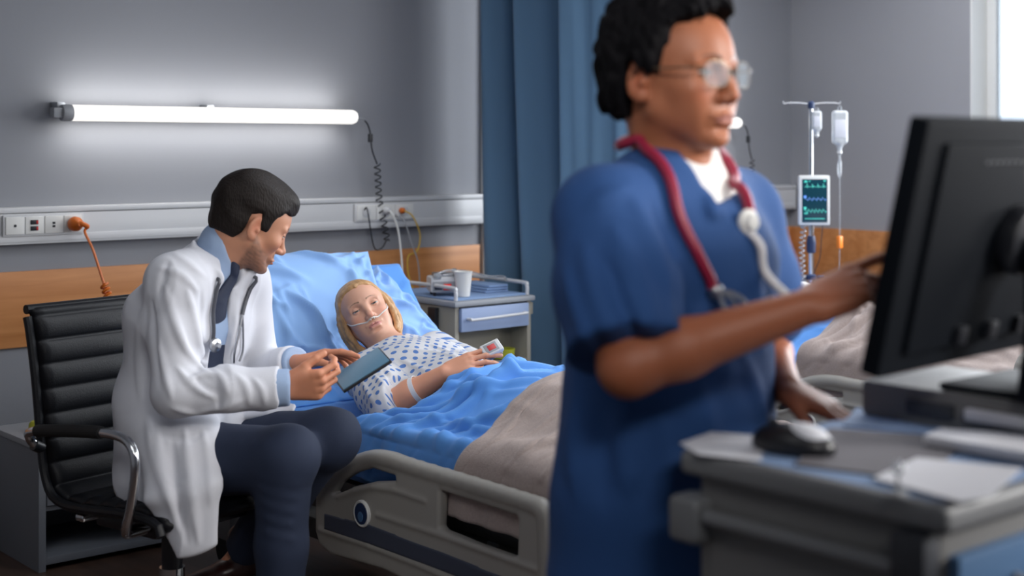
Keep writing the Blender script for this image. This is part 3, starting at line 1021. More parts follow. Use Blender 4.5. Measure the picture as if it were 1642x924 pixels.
def make_bed(dx, label, far_label=None):
    b0 = BED0 + (dx, 0, 0)
    t = thing('hospital_bed', label, 'bed', b0, 'hospital beds')
    D = np.array([dx, 0, 0])
    r = mesh_from('side_rail', RV + D, RF, 'bed_plastic', t)
    S2 = SDF(); plate(S2, [STRIPE], [], RX - .0155, .003, .002)
    V, F = S2.mesh(.006, 1); mesh_from('colour_stripe', V + D, F, 'bed_stripe', r)
    e = atX(590, 822, RX) + D + (-.016, 0, 0)
    MB().lathe(e, [(.0, .002), (.030, .002), (.030, .008), (.034, .009), (.037, .006), (.037, 0)], 30, (-1, 0, 0)).build('badge_ring', 'trim_white', r)
    MB().lathe(e, [(.0, .0085), (.029, .0085), (.029, .004)], 30, (-1, 0, 0)).build('badge', 'navy_plastic', r)
    MB().prism([(.012 * math.cos(a), .014 * math.sin(a) - .008) for a in np.linspace(0, 6.283, 18)[:-1]], .002, frame(e + (-.0085, 0, 0), (0, -1, 0), (0, 0, 1)) @ np.diag([1, 1, 1, 1.0]), .0006).build('badge_mark', 'cart_blue', r)
    mirror = RV.copy(); mirror[:, 0] = 2 * 2.70 - mirror[:, 0]
    mesh_from('side_rail', mirror + D, [f[::-1] for f in RF.tolist()], 'bed_plastic', t)
    for sx in (-1, 1):
        for yy in (2.75, 3.3):
            MB().box((2.70 + sx * .40 + dx - .02, yy - .02, .36), (2.70 + sx * .445 + dx + .02, yy + .02, .40), .004).build('rail_bracket', 'steel', t)
    # sleeping deck and chassis
    MB().box((2.32 + dx, 2.46, .385), (3.08 + dx, 3.88, .415), .006).build('deck', 'bed_dark', t)
    a = math.radians(50)
    Mb = frame((2.70 + dx, 3.90, .40), (1, 0, 0), (0, math.cos(a), math.sin(a)))
    MB().box((-.38, 0, -.03), (.38, .56, .0), .006, Mb).build('backrest_section', 'bed_dark', t)
    for sx in (-.3, .3):
        MB().tube([b0 + (sx, .45, .30), b0 + (sx, .66, .60)], .014, 10).build('backrest_strut', 'steel', t)
    for sx in (-.36, .34):
        MB().box((2.70 + sx + dx, 2.46, .30), (2.72 + sx + dx, 4.45, .385), .006).build('frame_beam', 'bed_dark', t)
    MB().box((2.50 + dx, 2.62, .12), (2.90 + dx, 4.28, .19), .01).build('chassis', 'bed_dark', t)
    for yy in (2.95, 3.95):
        MB().box((2.60 + dx, yy - .07, .185), (2.80 + dx, yy + .07, .32), .008).build('lift_column', 'bed_plastic', t)
        MB().box((2.34 + dx, yy - .03, .285), (3.06 + dx, yy + .03, .315), .006).build('cross_beam', 'bed_dark', t)
    for sx in (-1, 1):
        for yy in (2.68, 4.20):
            p = np.array([2.70 + sx * .36 + dx, yy, .10])
            MB().box((min(p[0], 2.7 + dx), yy - .03, .125), (max(p[0], 2.7 + dx), yy + .03, .175), .008).build('leg_arm', 'bed_dark', t)
            h = MB().box(p + (-.022, -.045, -.01), p + (.022, .045, .075), .012).build('caster_housing', 'bed_panel', t)
            MB().cyl(p + (-.018, 0, -.038), p + (.018, 0, -.038), .0615, 26, bev=.008).build('wheel', 'black_rubber', h)
    # head and foot boards
    for nm, yy, z0, z1 in (('headboard', 4.52, .42, .84), ('footboard', 2.395, .36, .64 if dx == 0 else .75)):
        S = SDF()
        for i in range(12):
            pass
        w = .41 if (dx == 0 or nm == 'headboard') else .50
        out = np.array([(-w, z0), (w, z0), (w + .02, z0 + .1), (w + .02, z1 - .10), (w - .05, z1 - .01), (.2, z1 + .015), (-.2, z1 + .015), (-w + .05, z1 - .01), (-w - .02, z1 - .10), (-w - .02, z0 + .1)])
        out = catmull(out, 4, True)
        hole = catmull(np.array([(-.25, z1 - .09), (.25, z1 - .09), (.25, z1 - .04), (-.25, z1 - .04)]), 4, True)
        # plate() works in YZ about x; build there and turn it
        plate(S, [out], [hole], 0.0, .018, .012)
        V, F = S.mesh(.007, 1)
        V2 = np.stack([V[:, 1] + 2.70 + dx, V[:, 0] + yy, V[:, 2]], 1)
        bd = mesh_from(nm, V2, [f[::-1] for f in F.tolist()], 'bed_plastic', t)
        MB().box((2.70 + dx - .30, yy - .021, z0 + .06), (2.70 + dx + .30, yy + .021, z0 + .24), .004).build('inset_panel', 'bed_panel', bd)
        for sx in (-.3, .3):
            MB().cyl((2.70 + sx + dx, yy, .30), (2.70 + sx + dx, yy, z0 + .03), .016, 14).build('post', 'steel', bd)
    # bent crank and cable tray seen through the rail opening
    MB().tube(catmull([b0 + (-.34, -.86, .33), b0 + (-.40, -.86, .33), b0 + (-.41, -.80, .33), b0 + (-.41, -.72, .30)], 6), .008, 8).build('crank', 'steel', t)
    MB().box(b0 + (-.40, -.62, .27), b0 + (-.35, -.36, .33), .006).build('control_box', 'bed_panel', t)
    return t


make_bed(0, 'hospital bed with raised back holding the blonde patient, round badge on its rail')
DX2 = 1.95
make_bed(DX2, 'hospital bed behind the nurse and the computer screen, under a grey blanket')


# ------------------------------------------------------------------ soft goods: grids with real folds
def grid(name, P, m, parent=None, thick=.004, base=None):
    """P: rows x cols x 3"""
    nr, nc = P.shape[:2]
    V = P.reshape(-1, 3)
    i = np.arange(nr - 1)[:, None] * nc + np.arange(nc - 1)[None]
    F = np.stack([i, i + 1, i + nc + 1, i + nc], -1).reshape(-1, 4)
    o = mesh_from(name, V, F, m, parent, base=base)
    if thick:
        md = o.modifiers.new('thick', 'SOLIDIFY'); md.thickness = thick; md.offset = -1
    return o


def creases(u, v, lines):
    """sum of crease ridges; each line (u0,v0,u1,v1,amp,width)"""
    z = np.zeros_like(u)
    for (a, b, c, d, amp, w) in lines:
        e = np.array([c - a, d - b]); L2 = e @ e
        t = np.clip(((u - a) * e[0] + (v - b) * e[1]) / L2, 0, 1)
        g2 = (u - a - t * e[0]) ** 2 + (v - b - t * e[1]) ** 2
        z += amp * np.exp(-g2 / w ** 2) * np.sin(np.pi * np.clip(t * .9 + .05, 0, 1)) ** .6
    return z


def ridged(u, v, ang, freq, seed, warp=.5):
    """long wandering folds running along the direction ang"""
    c, s = math.cos(ang), math.sin(ang)
    a = u * c + v * s; b = -u * s + v * c
    q = snoise(np.stack([a.ravel() * 1.0, b.ravel() * 2.0, 0 * a.ravel()], 1), 4.0, seed).reshape(u.shape)
    w = np.sin(b * freq + warp * 3 * q + seed)
    return 1 - np.abs(w)


def crease_field(u, v, ur, vr, n, ang, spread, length, amp, width, seed):
    r = np.random.default_rng(seed); L = []
    for i in range(n):
        a = ang + r.normal() * spread; l = r.uniform(*length); cu_, cv_ = r.uniform(*ur), r.uniform(*vr)
        L.append((cu_ - math.cos(a) * l / 2, cv_ - math.sin(a) * l / 2, cu_ + math.cos(a) * l / 2, cv_ + math.sin(a) * l / 2, r.uniform(*amp), r.uniform(*width)))
    return creases(u, v, L)


MT = .575                         # top of the flat mattress


def mattress(dx, label):
    # profile along the bed: flat, a bend at the hips, the raised back
    prof = [(2.45, .0), (3.70, .0), (3.82, .008), (3.93, .04), (4.04, .115), (4.28, .385)]
    q = catmull(np.array(prof), 10)
    L = np.concatenate([[0], np.cumsum(np.linalg.norm(np.diff(q, axis=0), axis=1))])
    nv = 130; s = np.linspace(0, L[-1], nv)
    yy = np.interp(s, L, q[:, 0]); zz = np.interp(s, L, q[:, 1]) + MT
    T = np.gradient(np.stack([yy, zz], 1), axis=0); T /= np.linalg.norm(T, axis=1)[:, None]
    N = np.stack([-T[:, 1], T[:, 0]], 1)
    # cross section: rounded slab all the way round
    hw, th = .41, .145
    cs = []
    for a in np.linspace(0, 1, 64): cs.append((-hw + .03 + a * (2 * hw - .06), 0))
    for a in np.linspace(math.pi / 2, -math.pi / 2, 14)[1:]: cs.append((hw - .03 + .03 * math.cos(a), -th / 2 + (th / 2) * math.sin(a) if False else (-.03 + .03 * math.sin(a)) if a > 0 else (-th + .03 + .03 * math.sin(a))))
    for a in np.linspace(1, 0, 20)[1:]: cs.append((-hw + .03 + a * (2 * hw - .06), -th))
    for a in np.linspace(-math.pi / 2, -math.pi * 1.5, 14)[1:-1]: cs.append((-hw + .03 + .03 * math.cos(a), (-th + .03 + .03 * math.sin(a)) if math.sin(a) < 0 else (-.03 + .03 * math.sin(a))))
    cs = np.array(cs); nc = len(cs)
    U = cs[:, 0][None].repeat(nv, 0); Vv = s[:, None].repeat(nc, 1)
    top = np.clip((cs[:, 1] + .07) / .07, 0, 1)[None]
    f = crease_field(U, Vv, (-.42, .42), (1.2, 2.0), 26, math.radians(62), .25, (.10, .34), (.006, .014), (.010, .022), 11)
    f = f + crease_field(U, Vv, (-.42, .42), (0, 2.0), 60, math.radians(20), 1.2, (.08, .3), (.002, .006), (.008, .02), 12)
    f = f * top
    P = np.zeros((nv, nc, 3))
    P[..., 0] = 2.70 + dx + U
    h = cs[:, 1][None] + f
    P[..., 1] = yy[:, None] + N[:, :1] * h
    P[..., 2] = zz[:, None] + N[:, 1:] * h
    V = P.reshape(-1, 3)
    F = [[i * nc + j, i * nc + (j + 1) % nc, (i + 1) * nc + (j + 1) % nc, (i + 1) * nc + j] for i in range(nv - 1) for j in range(nc)]
    F.append(list(range(nc))[::-1]); F.append([(nv - 1) * nc + j for j in range(nc)])
    F = [f_[::-1] for f_ in F]
    base = np.array([2.70 + dx, 3.4, MT - th])
    t = thing('mattress', label, 'mattress', base, 'blue covered mattresses')
    mesh_from('fitted_sheet', V, F, 'blue_sheet', t)
    return t


mattress(0, 'blue covered mattress bent up behind the blonde patient')
mattress(DX2, 'blue covered mattress of the far bed behind the nurse')


def pillow(name, label, M, w, h, t, seed, m='blue_pillow', dents=(), group=None, extra=None):
    """soft pillow in the frame M: x across, y up its length, z thickness"""
    n = 96; nm = 70
    V = []; F = []
    for side in (1, -1):
        u = np.linspace(-1, 1, n)[None].repeat(nm, 0); v = np.linspace(-1, 1, nm)[:, None].repeat(n, 1)
        # pinched corners: outline bows inwards between the ears
        X = u * w * (1 - .07 * (1 - u * u) * 0 - .08 * (1 - v * v) * np.abs(u) ** 3 * .6)
        Y = v * h * (1 - .09 * (1 - u * u) * np.abs(v) ** 3)
        prof = (np.clip(1 - np.abs(u) ** 2.6, 0, 1) ** .55) * (np.clip(1 - np.abs(v) ** 2.6, 0, 1) ** .55)
        Z = side * t * prof
        edge = np.clip(prof * 2.2, 0, 1)
        f = crease_field(u * w, v * h, (-w, w), (-h, h), 26, math.radians(-40), .5, (.10, .34), (.009, .020), (.010, .020), seed)
        f += crease_field(u * w, v * h, (-w, w), (-h, h), 26, math.radians(60), .6, (.08, .26), (.005, .013), (.008, .016), seed + 1)
        cr = 0
        for (cx, cy) in ((-1, -1), (1, -1), (-1, 1), (1, 1)):   # gathers running out of the corners
            ang = np.arctan2(v * h - cy * h, u * w - cx * w); dist = np.hypot(u * w - cx * w, v * h - cy * h)
            cr = cr + .010 * np.cos(ang * 13 + seed) * np.exp(-(dist / .16) ** 2)
        Z = Z + side * (f - .012 + cr) * edge * (1 if side > 0 else .4)
        if side > 0:
            for (dx_, dy_, r, dep) in dents:
                Z = Z - dep * np.exp(-(((u * w - dx_) / r) ** 2 + ((v * h - dy_) / r) ** 2) ** 1.3)
            if extra is not None: Z = Z + extra(u * w, v * h) * edge
        P = np.stack([X, Y, Z], -1).reshape(-1, 3)
        i = np.arange(nm - 1)[:, None] * n + np.arange(n - 1)[None] + (0 if side > 0 else n * nm)
        q = np.stack([i, i + 1, i + n + 1, i + n], -1).reshape(-1, 4)
        if side < 0: q = q[:, ::-1]
        V.append(P); F.append(q)
    V = np.concatenate(V); F = np.concatenate(F)
    # weld the two shells along the rim
    key = {}; remap = np.arange(len(V))
    for i, p in enumerate(np.round(V / 1e-5).astype(int).tolist()):
        p = tuple(p); remap[i] = key.setdefault(p, i)
    F = [list(dict.fromkeys(remap[f].tolist())) for f in F]
    F = [f for f in F if len(f) > 2]
    V = xf(M, V)
    base = np.array(M)[:3, 3]
    used = np.unique(np.concatenate([np.array(f) for f in F])); r2 = np.full(len(V), -1); r2[used] = np.arange(len(used))
    o = mesh_from(name, V[used], [[int(r2[q]) for q in f] for f in F], m, None, base=base)
    return props(o, label, 'pillow', group)
def atZ(px, py, z):
    return at(px, py, (CAMH - z) * FPX / (py - HZ))


# ------------------------------------------------------------------ drip stand with monitor
ip = np.array([5.30, 4.10, 0.0])
ivs = thing('drip_stand', 'chrome drip stand carrying two bottles near the room corner', 'drip stand', ip)
MB().cyl(ip + (0, 0, .10), ip + (0, 0, 1.10), .0145, 18).build('lower_pole', 'chrome', ivs)
MB().cyl(ip + (0, 0, 1.05), ip + (0, 0, 1.585), .0095, 16).build('upper_pole', 'chrome', ivs)
MB().lathe(ip + (0, 0, .90), [(.015, 0), (.021, .004), (.022, .05), (.018, .075), (.011, .085)], 20).build('height_clamp', 'navy_plastic', ivs)
kb = MB().lathe(ip + (0, 0, .775), [(.015, 0), (.024, .003), (.024, .022), (.016, .028)], 20).build('clamp_collar', 'navy_plastic', ivs)
MB().cyl(ip + (.02, -.02, .787), ip + (.042, -.042, .787), .009, 14, bev=.002).build('clamp_knob', 'navy_plastic', kb)
hub = MB().lathe(ip, [(.03, .07), (.036, .08), (.036, .12), (.02, .135)], 20).build('base_hub', 'dark_plastic', ivs)
for k in range(5):
    a = 2 * math.pi * k / 5 + .3
    q = ip + (.28 * math.cos(a), .28 * math.sin(a), .075)
    lg = MB().tube([ip + (.03 * math.cos(a), .03 * math.sin(a), .095), q], [.014, .010], 12).build('leg', 'chrome', ivs)
    MB().cyl(q + (-.01 * math.sin(a), .01 * math.cos(a), -.045), q + (.01 * math.sin(a), -.01 * math.cos(a), -.045), .029, 20, bev=.004).build('wheel', 'black_rubber', lg)
    MB().cyl(q + (0, 0, -.03), q + (0, 0, .004), .007, 10).build('wheel_stem', 'steel', lg)
hd = np.array([.7615, -.648, 0])          # hooks spread left and right of the pole
MB().lathe(ip + (0, 0, 1.565), [(.011, 0), (.016, .004), (.016, .028), (.006, .036)], 16).build('hook_head', 'navy_plastic', ivs)
for sgn, L in ((1, .13), (-1, .125)):
    d = hd * sgn
    MB().tube(catmull([ip + (0, 0, 1.585), ip + d * .05 + (0, 0, 1.592), ip + d * (L - .02) + (0, 0, 1.592), ip + d * L + (0, 0, 1.588), ip + d * (L + .004) + (0, 0, 1.600)], 6), .0032, 8).build('hook', 'steel', ivs)
p = ip + hd * .012 + np.array([-.012, -.014, 0])


def hang_bottle(name, label, c, top, ht, hw, hd_, cat):
    t = thing(name, label, cat, c + (0, 0, top - ht))
    S = SDF()
    x = hd; y = np.array([.648, .7615, 0])
    R = np.stack([x, y, [0, 0, 1]], 1)
    cc = c + (0, 0, top - ht * .44)
    S.box(cc, (hw, hd_, ht * .36), R, min(hw, hd_) * .75, .004)
    S.cone(c + (0, 0, top - ht * .80), c + (0, 0, top - ht * .90), hw * .55, .009, .012)
    S.cone(c + (0, 0, top - ht * .88), c + (0, 0, top - ht * .99), .0095, .0095, .003)
    V, F = S.mesh(.004, 1); mesh_from('bottle_body', V, F, 'saline', t)
    MB().cyl(c + (0, 0, top - ht * 1.0), c + (0, 0, top - ht * .955), .0115, 16).build('cap', 'trim_white', t)
    MB().tube([c + (0, 0, top - ht * .1) + x * -.008, c + (0, 0, top) + x * -.006, c + (0, 0, top + .006), c + (0, 0, top) + x * .006, c + (0, 0, top - ht * .1) + x * .008], .002, 6).build('hanger_loop', 'clear_plastic', t)
    MB().box(np.array([-hw * .72, -hd_ - .0008, -ht * .22]), np.array([hw * .72, -hd_ + .0005, ht * .16]), .0004, frame(cc, x, y)).build('label', 'paper', t)
    return t


hang_bottle('infusion_bottle', 'small clear bottle hanging close to the drip stand pole', ip + hd * .018 + np.array([-.026, -.030, 0]), 1.565, .125, .022, .016, 'bottle')
bg = ip + hd * .132
hang_bottle('infusion_bag', 'large clear fluid bag on the outer hook of the drip stand', bg, 1.575, .215, .036, .020, 'drip bag')
dl = thing('drip_line', 'clear drip chamber and thin line with an orange clamp under the fluid bag', 'drip line', bg + (0, 0, 1.36))
MB().lathe(bg + (0, 0, 1.245), [(.002, 0), (.007, .008), (.009, .03), (.009, .075), (.005, .085), (.004, .112)], 16).build('drip_chamber', 'clear_plastic', dl)
MB().tube(catmull([bg + (0, 0, 1.247), bg + (.002, 0, 1.1), bg + (.0, 0, .95), bg + (-.002, -.002, .80), bg + (0, -.02, .66)], 8), .0022, 6).build('line', 'clear_plastic', dl)
MB().box(bg + (-.013, -.010, .922), bg + (.013, .010, .978), .004).build('roller_clamp', 'orange_bright', dl)
# patient monitor on the pole
vm = thing('vital_signs_monitor', 'small upright vital signs screen with green and blue traces on the drip stand', 'monitor', ip + (0, -.05, 1.03))
Mv = frame(ip - FW * .045 + (0.005, 0, 1.145), RT, UP)     # z axis of the frame points back to the room
MB().box((-.071, -.114, -.018), (.071, .114, .018), .008, Mv).build('housing', 'trim_white', vm)
scn = MB().box((-.058, -.101, .0172), (.058, .097, .0195), .001, Mv).build('screen', 'screen_dark', vm)


def trace(y0, amp, f, kind):
    P = []
    for i in range(120):
        t_ = i / 119
        x = -.048 + .100 * t_
        ph = (t_ * f) % 1
        if kind == 'ecg': yv = amp * (math.exp(-((ph - .5) / .03) ** 2) * 1.0 - .35 * math.exp(-((ph - .57) / .03) ** 2) + .25 * math.exp(-((ph - .75) / .06) ** 2))
        else: yv = amp * math.sin(ph * 6.283) * .5 + amp * .25 * math.sin(ph * 12.566)
        P.append((x, y0 + yv, .0199))
    return xf(Mv, np.array(P))


MB().tube(trace(.062, .016, 4, 'ecg'), .0009, 5).build('trace_line', 'screen_line', scn)
MB().tube(trace(.006, .010, 5, 'sine'), .0009, 5).build('trace_line', 'screen_line_blue', scn)
MB().tube(trace(-.048, .012, 6, 'sine'), .0009, 5).build('trace_line', 'screen_line', scn)
for (x, y, wd, hh, mm) in ((-.048, .082, .014, .008, 'screen_line'), (-.026, .086, .006, .004, 'screen_line'), (.040, .086, .010, .006, 'screen_line'), (-.050, .012, .012, .010, 'screen_line_blue'),
                           (-.050, -.040, .012, .010, 'screen_line'), (-.048, -.062, .016, .005, 'screen_line'), (-.045, -.085, .09, .003, 'screen_line')):
    MB().box((x, y, .0195), (x + wd, y + hh, .0201), .0002, Mv).build('readout', mm, scn)
MB().box((-.02, -.02, -.05), (.02, .02, -.016), .004, Mv).build('pole_mount', 'dark_plastic', vm)
mc = thing('monitor_cable', 'pale coiled cable hanging beside the drip stand pole under the screen', 'cable', ip + (-.04, -.04, 1.03))
MB().tube(coil([xf(Mv, np.array([[-.045, -.112, -.004]]))[0], ip - RT * .046 + (-.02, -.02, .93), ip - RT * .042 + (-.02, -.02, .80), ip - RT * .038 + (-.02, -.02, .66)], .012, 16, 12), .0032, 6).build('coil', 'clear_plastic', mc)
bw = thing('sensor_lead', 'thin dark lead looping from the vital signs screen back to the pole', 'cable', ip + (.04, -.04, 1.03))
MB().tube(catmull([xf(Mv, np.array([[.040, -.113, 0]]))[0], ip + RT * .042 + (-.03, -.03, .97), ip + RT * .036 + (-.02, -.02, .88), ip + RT * .018 + (0, 0, .82), ip + RT * .014 + (0, 0, .80)], 8), .002, 6).build('lead', 'dark_plastic', bw)

# ------------------------------------------------------------------ office chair
ch0 = np.array([1.79, 3.52, 0.0])
CF = np.array([.22, -.9755, 0]); CR = np.array([-.9755, -.22, 0])
MC = frame(ch0, CR, CF)           # x right, y forward, z = up
chair = thing('office_chair', 'black ribbed leather office chair with chrome arms under the seated doctor', 'chair', ch0)


def shell(prof, hw, t0, rib, s0, s1, name, ribamp=.010, e=.5):
    q = catmull(np.array(prof), 16)
    L = np.concatenate([[0], np.cumsum(np.linalg.norm(np.diff(q, axis=0), axis=1))])
    nv = 240; s = np.linspace(0, L[-1], nv)
    yy = np.interp(s, L, q[:, 0]); zz = np.interp(s, L, q[:, 1])
    T = np.gradient(np.stack([yy, zz], 1), axis=0); T /= np.linalg.norm(T, axis=1)[:, None]
    N = np.stack([T[:, 1], -T[:, 0]], 1)
    nu = 25
    ring = []
    for side in (1, -1):
        us = np.linspace(-1, 1, nu) * side
        ring += [(u, side) for u in us]
    V = np.zeros((nv, len(ring), 3))
    pil = np.abs(np.sin(np.pi * (s - s0) / rib))
    pil = np.where((s > s0) & (s < s1), pil ** .55, 1)
    for j, (u, side) in enumerate(ring):
        edge = np.clip((1 - abs(u)) / .10, 0, 1)
        h = t0 * (edge ** .5 if edge < 1 else 1) * side
        if side > 0: h = h + ribamp * (pil - 1) * (1 if edge >= 1 else edge)
        tip = np.clip(np.minimum(s, L[-1] - s) / .02, 0, 1) ** .5
        h = h * tip
        V[:, j, 0] = u * hw; V[:, j, 1] = yy + N[:, 0] * h; V[:, j, 2] = zz + N[:, 1] * h
    n = len(ring)
    F = [[i * n + j, i * n + (j + 1) % n, (i + 1) * n + (j + 1) % n, (i + 1) * n + j] for i in range(nv - 1) for j in range(n)]
    F.append(list(range(n))[::-1]); F.append([(nv - 1) * n + j for j in range(n)])
    return xf(MC, V.reshape(-1, 3)), F, np.stack([yy, zz], 1)


SEATP = [(.235, .435), (.215, .462), (.10, .468), (-.08, .455), (-.16, .455), (-.215, .475), (-.245, .53), (-.262, .62), (-.285, .78), (-.315, .92), (-.332, .955)]
V, F, spine = shell(SEATP, .222, .022, .066, .02, 1.02, 'cushion', .012)
mesh_from('ribbed_cushion', V, F, 'leather', chair)
for sx in (-.226, .226):
    P = np.array([(sx, y - .004, z - .006) for y, z in spine[::6]])
    MB().tube(xf(MC, P), .0125, 10).build('side_frame', 'leather', chair)
P = np.array([(x, -.333, .952) for x in np.linspace(-.226, .226, 7)])
MB().tube(xf(MC, P), .013, 10).build('top_roll', 'leather', chair)
for sx in (-1, 1):
    path = catmull([(sx * .235, -.262, .585), (sx * .262, -.262, .618), (sx * .268, -.235, .640), (sx * .268, -.05, .663), (sx * .268, .10, .672), (sx * .268, .165, .655), (sx * .268, .185, .600), (sx * .266, .165, .50), (sx * .258, .135, .435), (sx * .225, .115, .418), (sx * .12, .10, .415)], 8)
    ar = MB().tube(xf(MC, path), .0125, 14).build('armrest', 'chrome', chair)
    pad = path[(path[:, 1] > -.235) & (path[:, 1] < .06) & (path[:, 2] > .62)]
    MB().tube(xf(MC, pad), .0165, 14).build('arm_pad', 'black_rubber', ar)
    MB().cyl(xf(MC, np.array([[sx * .225, -.262, .585]]))[0], xf(MC, np.array([[sx * .250, -.262, .598]]))[0], .016, 14).build('arm_bolt', 'dark_plastic', ar)
MB().box((-.16, -.12, .385), (.16, .13, .428), .012, MC).build('seat_mechanism', 'dark_plastic', chair)
for sy in (-.10, .10):
    MB().box((-.225, sy - .018, .412), (.225, sy + .018, .430), .006, MC).build('seat_bar', 'chrome', chair)
MB().cyl(xf(MC, np.array([[0, 0, .25]]))[0], xf(MC, np.array([[0, 0, .39]]))[0], .028, 24).build('gas_lift_sleeve', 'dark_plastic', chair)
MB().cyl(xf(MC, np.array([[0, 0, .07]]))[0], xf(MC, np.array([[0, 0, .26]]))[0], .034, 24).build('column', 'chrome', chair)
for k in range(5):
    a = 2 * math.pi * k / 5 + .35
    o_ = np.array([.29 * math.cos(a), .29 * math.sin(a), .075])
    lg = MB().tube(xf(MC, np.array([(.02 * math.cos(a), .02 * math.sin(a), .11), (.12 * math.cos(a), .12 * math.sin(a), .105), o_])), [.026, .022, .015], 12, flat=.7).build('leg', 'chrome', chair)
    for sd in (-1, 1):
        tn = np.array([-math.sin(a), math.cos(a), 0]) * sd
        MB().cyl(xf(MC, (o_ + tn * .008 + (0, 0, -.047))[None])[0], xf(MC, (o_ + tn * .024 + (0, 0, -.047))[None])[0], .027, 20, bev=.004).build('caster', 'black_rubber', lg)
    MB().cyl(xf(MC, (o_ + (0, 0, -.05))[None])[0], xf(MC, o_[None])[0], .007, 10).build('caster_stem', 'steel', lg)

# ------------------------------------------------------------------ computer cart in the foreground
cx0, cx1, cy0, cy1, cz = 1.445, 2.06, .925, 1.345, .98
ct0 = np.array([(cx0 + cx1) / 2, (cy0 + cy1) / 2, 0])
cart = thing('medical_cart', 'grey medical cart with blue drawers carrying the computer screen', 'cart', ct0)
MB().box((cx0 + .02, cy0 + .02, .14), (cx1 - .02, cy1 - .02, cz - .03), .012).build('cabinet', 'cart_grey', cart)
S = SDF(); S.box(((cx0 + cx1) / 2, (cy0 + cy1) / 2, cz - .017), ((cx1 - cx0) / 2, (cy1 - cy0) / 2, .017), None, .010, .004)
V, F = S.mesh(.006, 1); mesh_from('worktop', V, F, 'cart_light', cart)
MB().box((cx0 + .018, cy0 + .018, cz - .002), (cx1 - .018, cy1 - .018, cz + .0012), .0008).build('worktop_mat', 'sheet_blue_paper', cart)
for sx, sy in ((cx0, cy1), (cx1, cy0), (cx1, cy1)):
    MB().box((sx - .012 if sx == cx0 else sx - .045, sy - .012 if sy == cy0 else sy - .045, cz - .125), (sx + .045 if sx == cx0 else sx + .012, sy + .045 if sy == cy0 else sy + .012, cz - .062), .014, None, 3).build('corner_bumper', 'cart_light', cart)
rl = MB().tube([(cx0 + .004, cy0 + .065, cz - .085), (cx0 + .004, cy1 - .05, cz - .085)], .011, 12).build('side_rail', 'cart_light', cart)
for k, (z0, z1) in enumerate(((.78, .915), (.63, .765), (.40, .615), (.17, .385))):
    d = MB().box((cx0 + .035, cy0 + .004, z0), (cx1 - .035, cy0 + .024, z1), .006).build('drawer', 'cart_blue', cart)
    MB().tube(catmull([(cx0 + .16, cy0 + .006, (z0 + z1) / 2 + .02), (cx0 + .165, cy0 - .02, (z0 + z1) / 2 + .02), (cx1 - .165, cy0 - .02, (z0 + z1) / 2 + .02), (cx1 - .16, cy0 + .006, (z0 + z1) / 2 + .02)], 5), .008, 10).build('handle', 'cart_light', d)
MB().box((cx0 - .014, cy0 + .020, cz - .105), (cx0 + .022, cy0 + .070, cz - .035), .010).build('latch', 'cart_dark', cart)
MB().box((cx0 + .03, cy0 + .03, .10), (cx1 - .03, cy1 - .03, .145), .01).build('base', 'cart_dark', cart)
for sx in (cx0 + .06, cx1 - .06):
    for sy in (cy0 + .06, cy1 - .06):
        cs = MB().cyl((sx, sy, .06), (sx, sy, .105), .012, 12).build('caster', 'steel', cart)
        MB().cyl((sx - .015, sy, .05), (sx + .015, sy, .05), .05, 24, bev=.006).build('wheel', 'black_rubber', cs)
# raised equipment box with a drawer slot
ebx = np.array([1.94, .935, cz + .0012])
eb = thing('document_box', 'flat grey box standing on the cart below the computer screen', 'box', ebx)
MB().box((1.835, .955, cz + .0018), (2.058, 1.325, 1.038), .010).build('case', 'cart_grey', eb)
MB().box((1.828, 1.16, cz + .018), (1.837, 1.24, cz + .040), .003).build('slot_cover', 'cart_dark', eb)
MB().box((1.824, 1.02, cz + .022), (1.838, 1.14, cz + .040), .005).build('front_grip', 'paper', eb)
MB().box((1.822, .962, cz + .020), (1.838, 1.012, cz + .044), .006).build('front_latch', 'cabinet_beige', eb)
# computer screen seen from behind
mw = np.array([.996, .09, 0]); mup = np.array([.02, -.073, .339]); mup /= np.linalg.norm(mup)
ml = np.array([1.546, 1.113, 1.100])
Mm = frame(ml, mw, mup)                # x along the width, y up, z towards the nurse?
if Mm[1, 2] > 0: pass
zdir = Mm[:3, 2]
mon = thing('computer_monitor', 'black computer screen seen from behind on the cart', 'monitor', (1.84, 1.14, 1.0388))
sgn = 1 if zdir[1] < 0 else -1         # sgn*z points to the back (camera) side
mwid, mh = .57, .345
def mbx(x0, y0, z0, x1, y1, z1, b=.006):
    zs = sorted((z0 * sgn, z1 * sgn))
    return MB().box((x0, y0, zs[0]), (x1, y1, zs[1]), b, Mm)
mbx(0, 0, -.008, mwid, mh, .022, .008).build('housing', 'monitor_shell', mon)
bk = mbx(.05, .03, .018, mwid - .05, mh - .03, .030, .010).build('back_bulge', 'monitor_shell', mon)
for i in range(14):
    mbx(.16 + i * .018, mh - .060, .0295, .170 + i * .018, mh - .054, .0308, .0004).build('vent_slot', 'dark_plastic', bk)
mbx(.008, .010, -.0095, mwid - .008, mh - .008, -.0078, .0005).build('display_panel', 'dark_plastic', mon)
MB().cyl(xf(Mm, np.array([[mwid / 2, mh * .52, .029 * sgn]]))[0], xf(Mm, np.array([[mwid / 2, mh * .52, .058 * sgn]]))[0], .05, 28, bev=.005).build('mount_plate', 'dark_plastic', mon)
nk0 = xf(Mm, np.array([[mwid / 2, mh * .50, .058 * sgn]]))[0]
MB().tube(catmull([nk0 + (0, .004, 0), nk0 + (0, -.02, -.03), (nk0[0], nk0[1] - .02, 1.13), (nk0[0], nk0[1] - .01, 1.045)], 6), [.026] * 18 + [.026], 14).build('stand_neck', 'monitor_shell', mon)
MB().box((nk0[0] - .0 , .985, 1.0385), (nk0[0] + .20, 1.19, 1.050), .005).build('stand_foot', 'monitor_shell', mon)
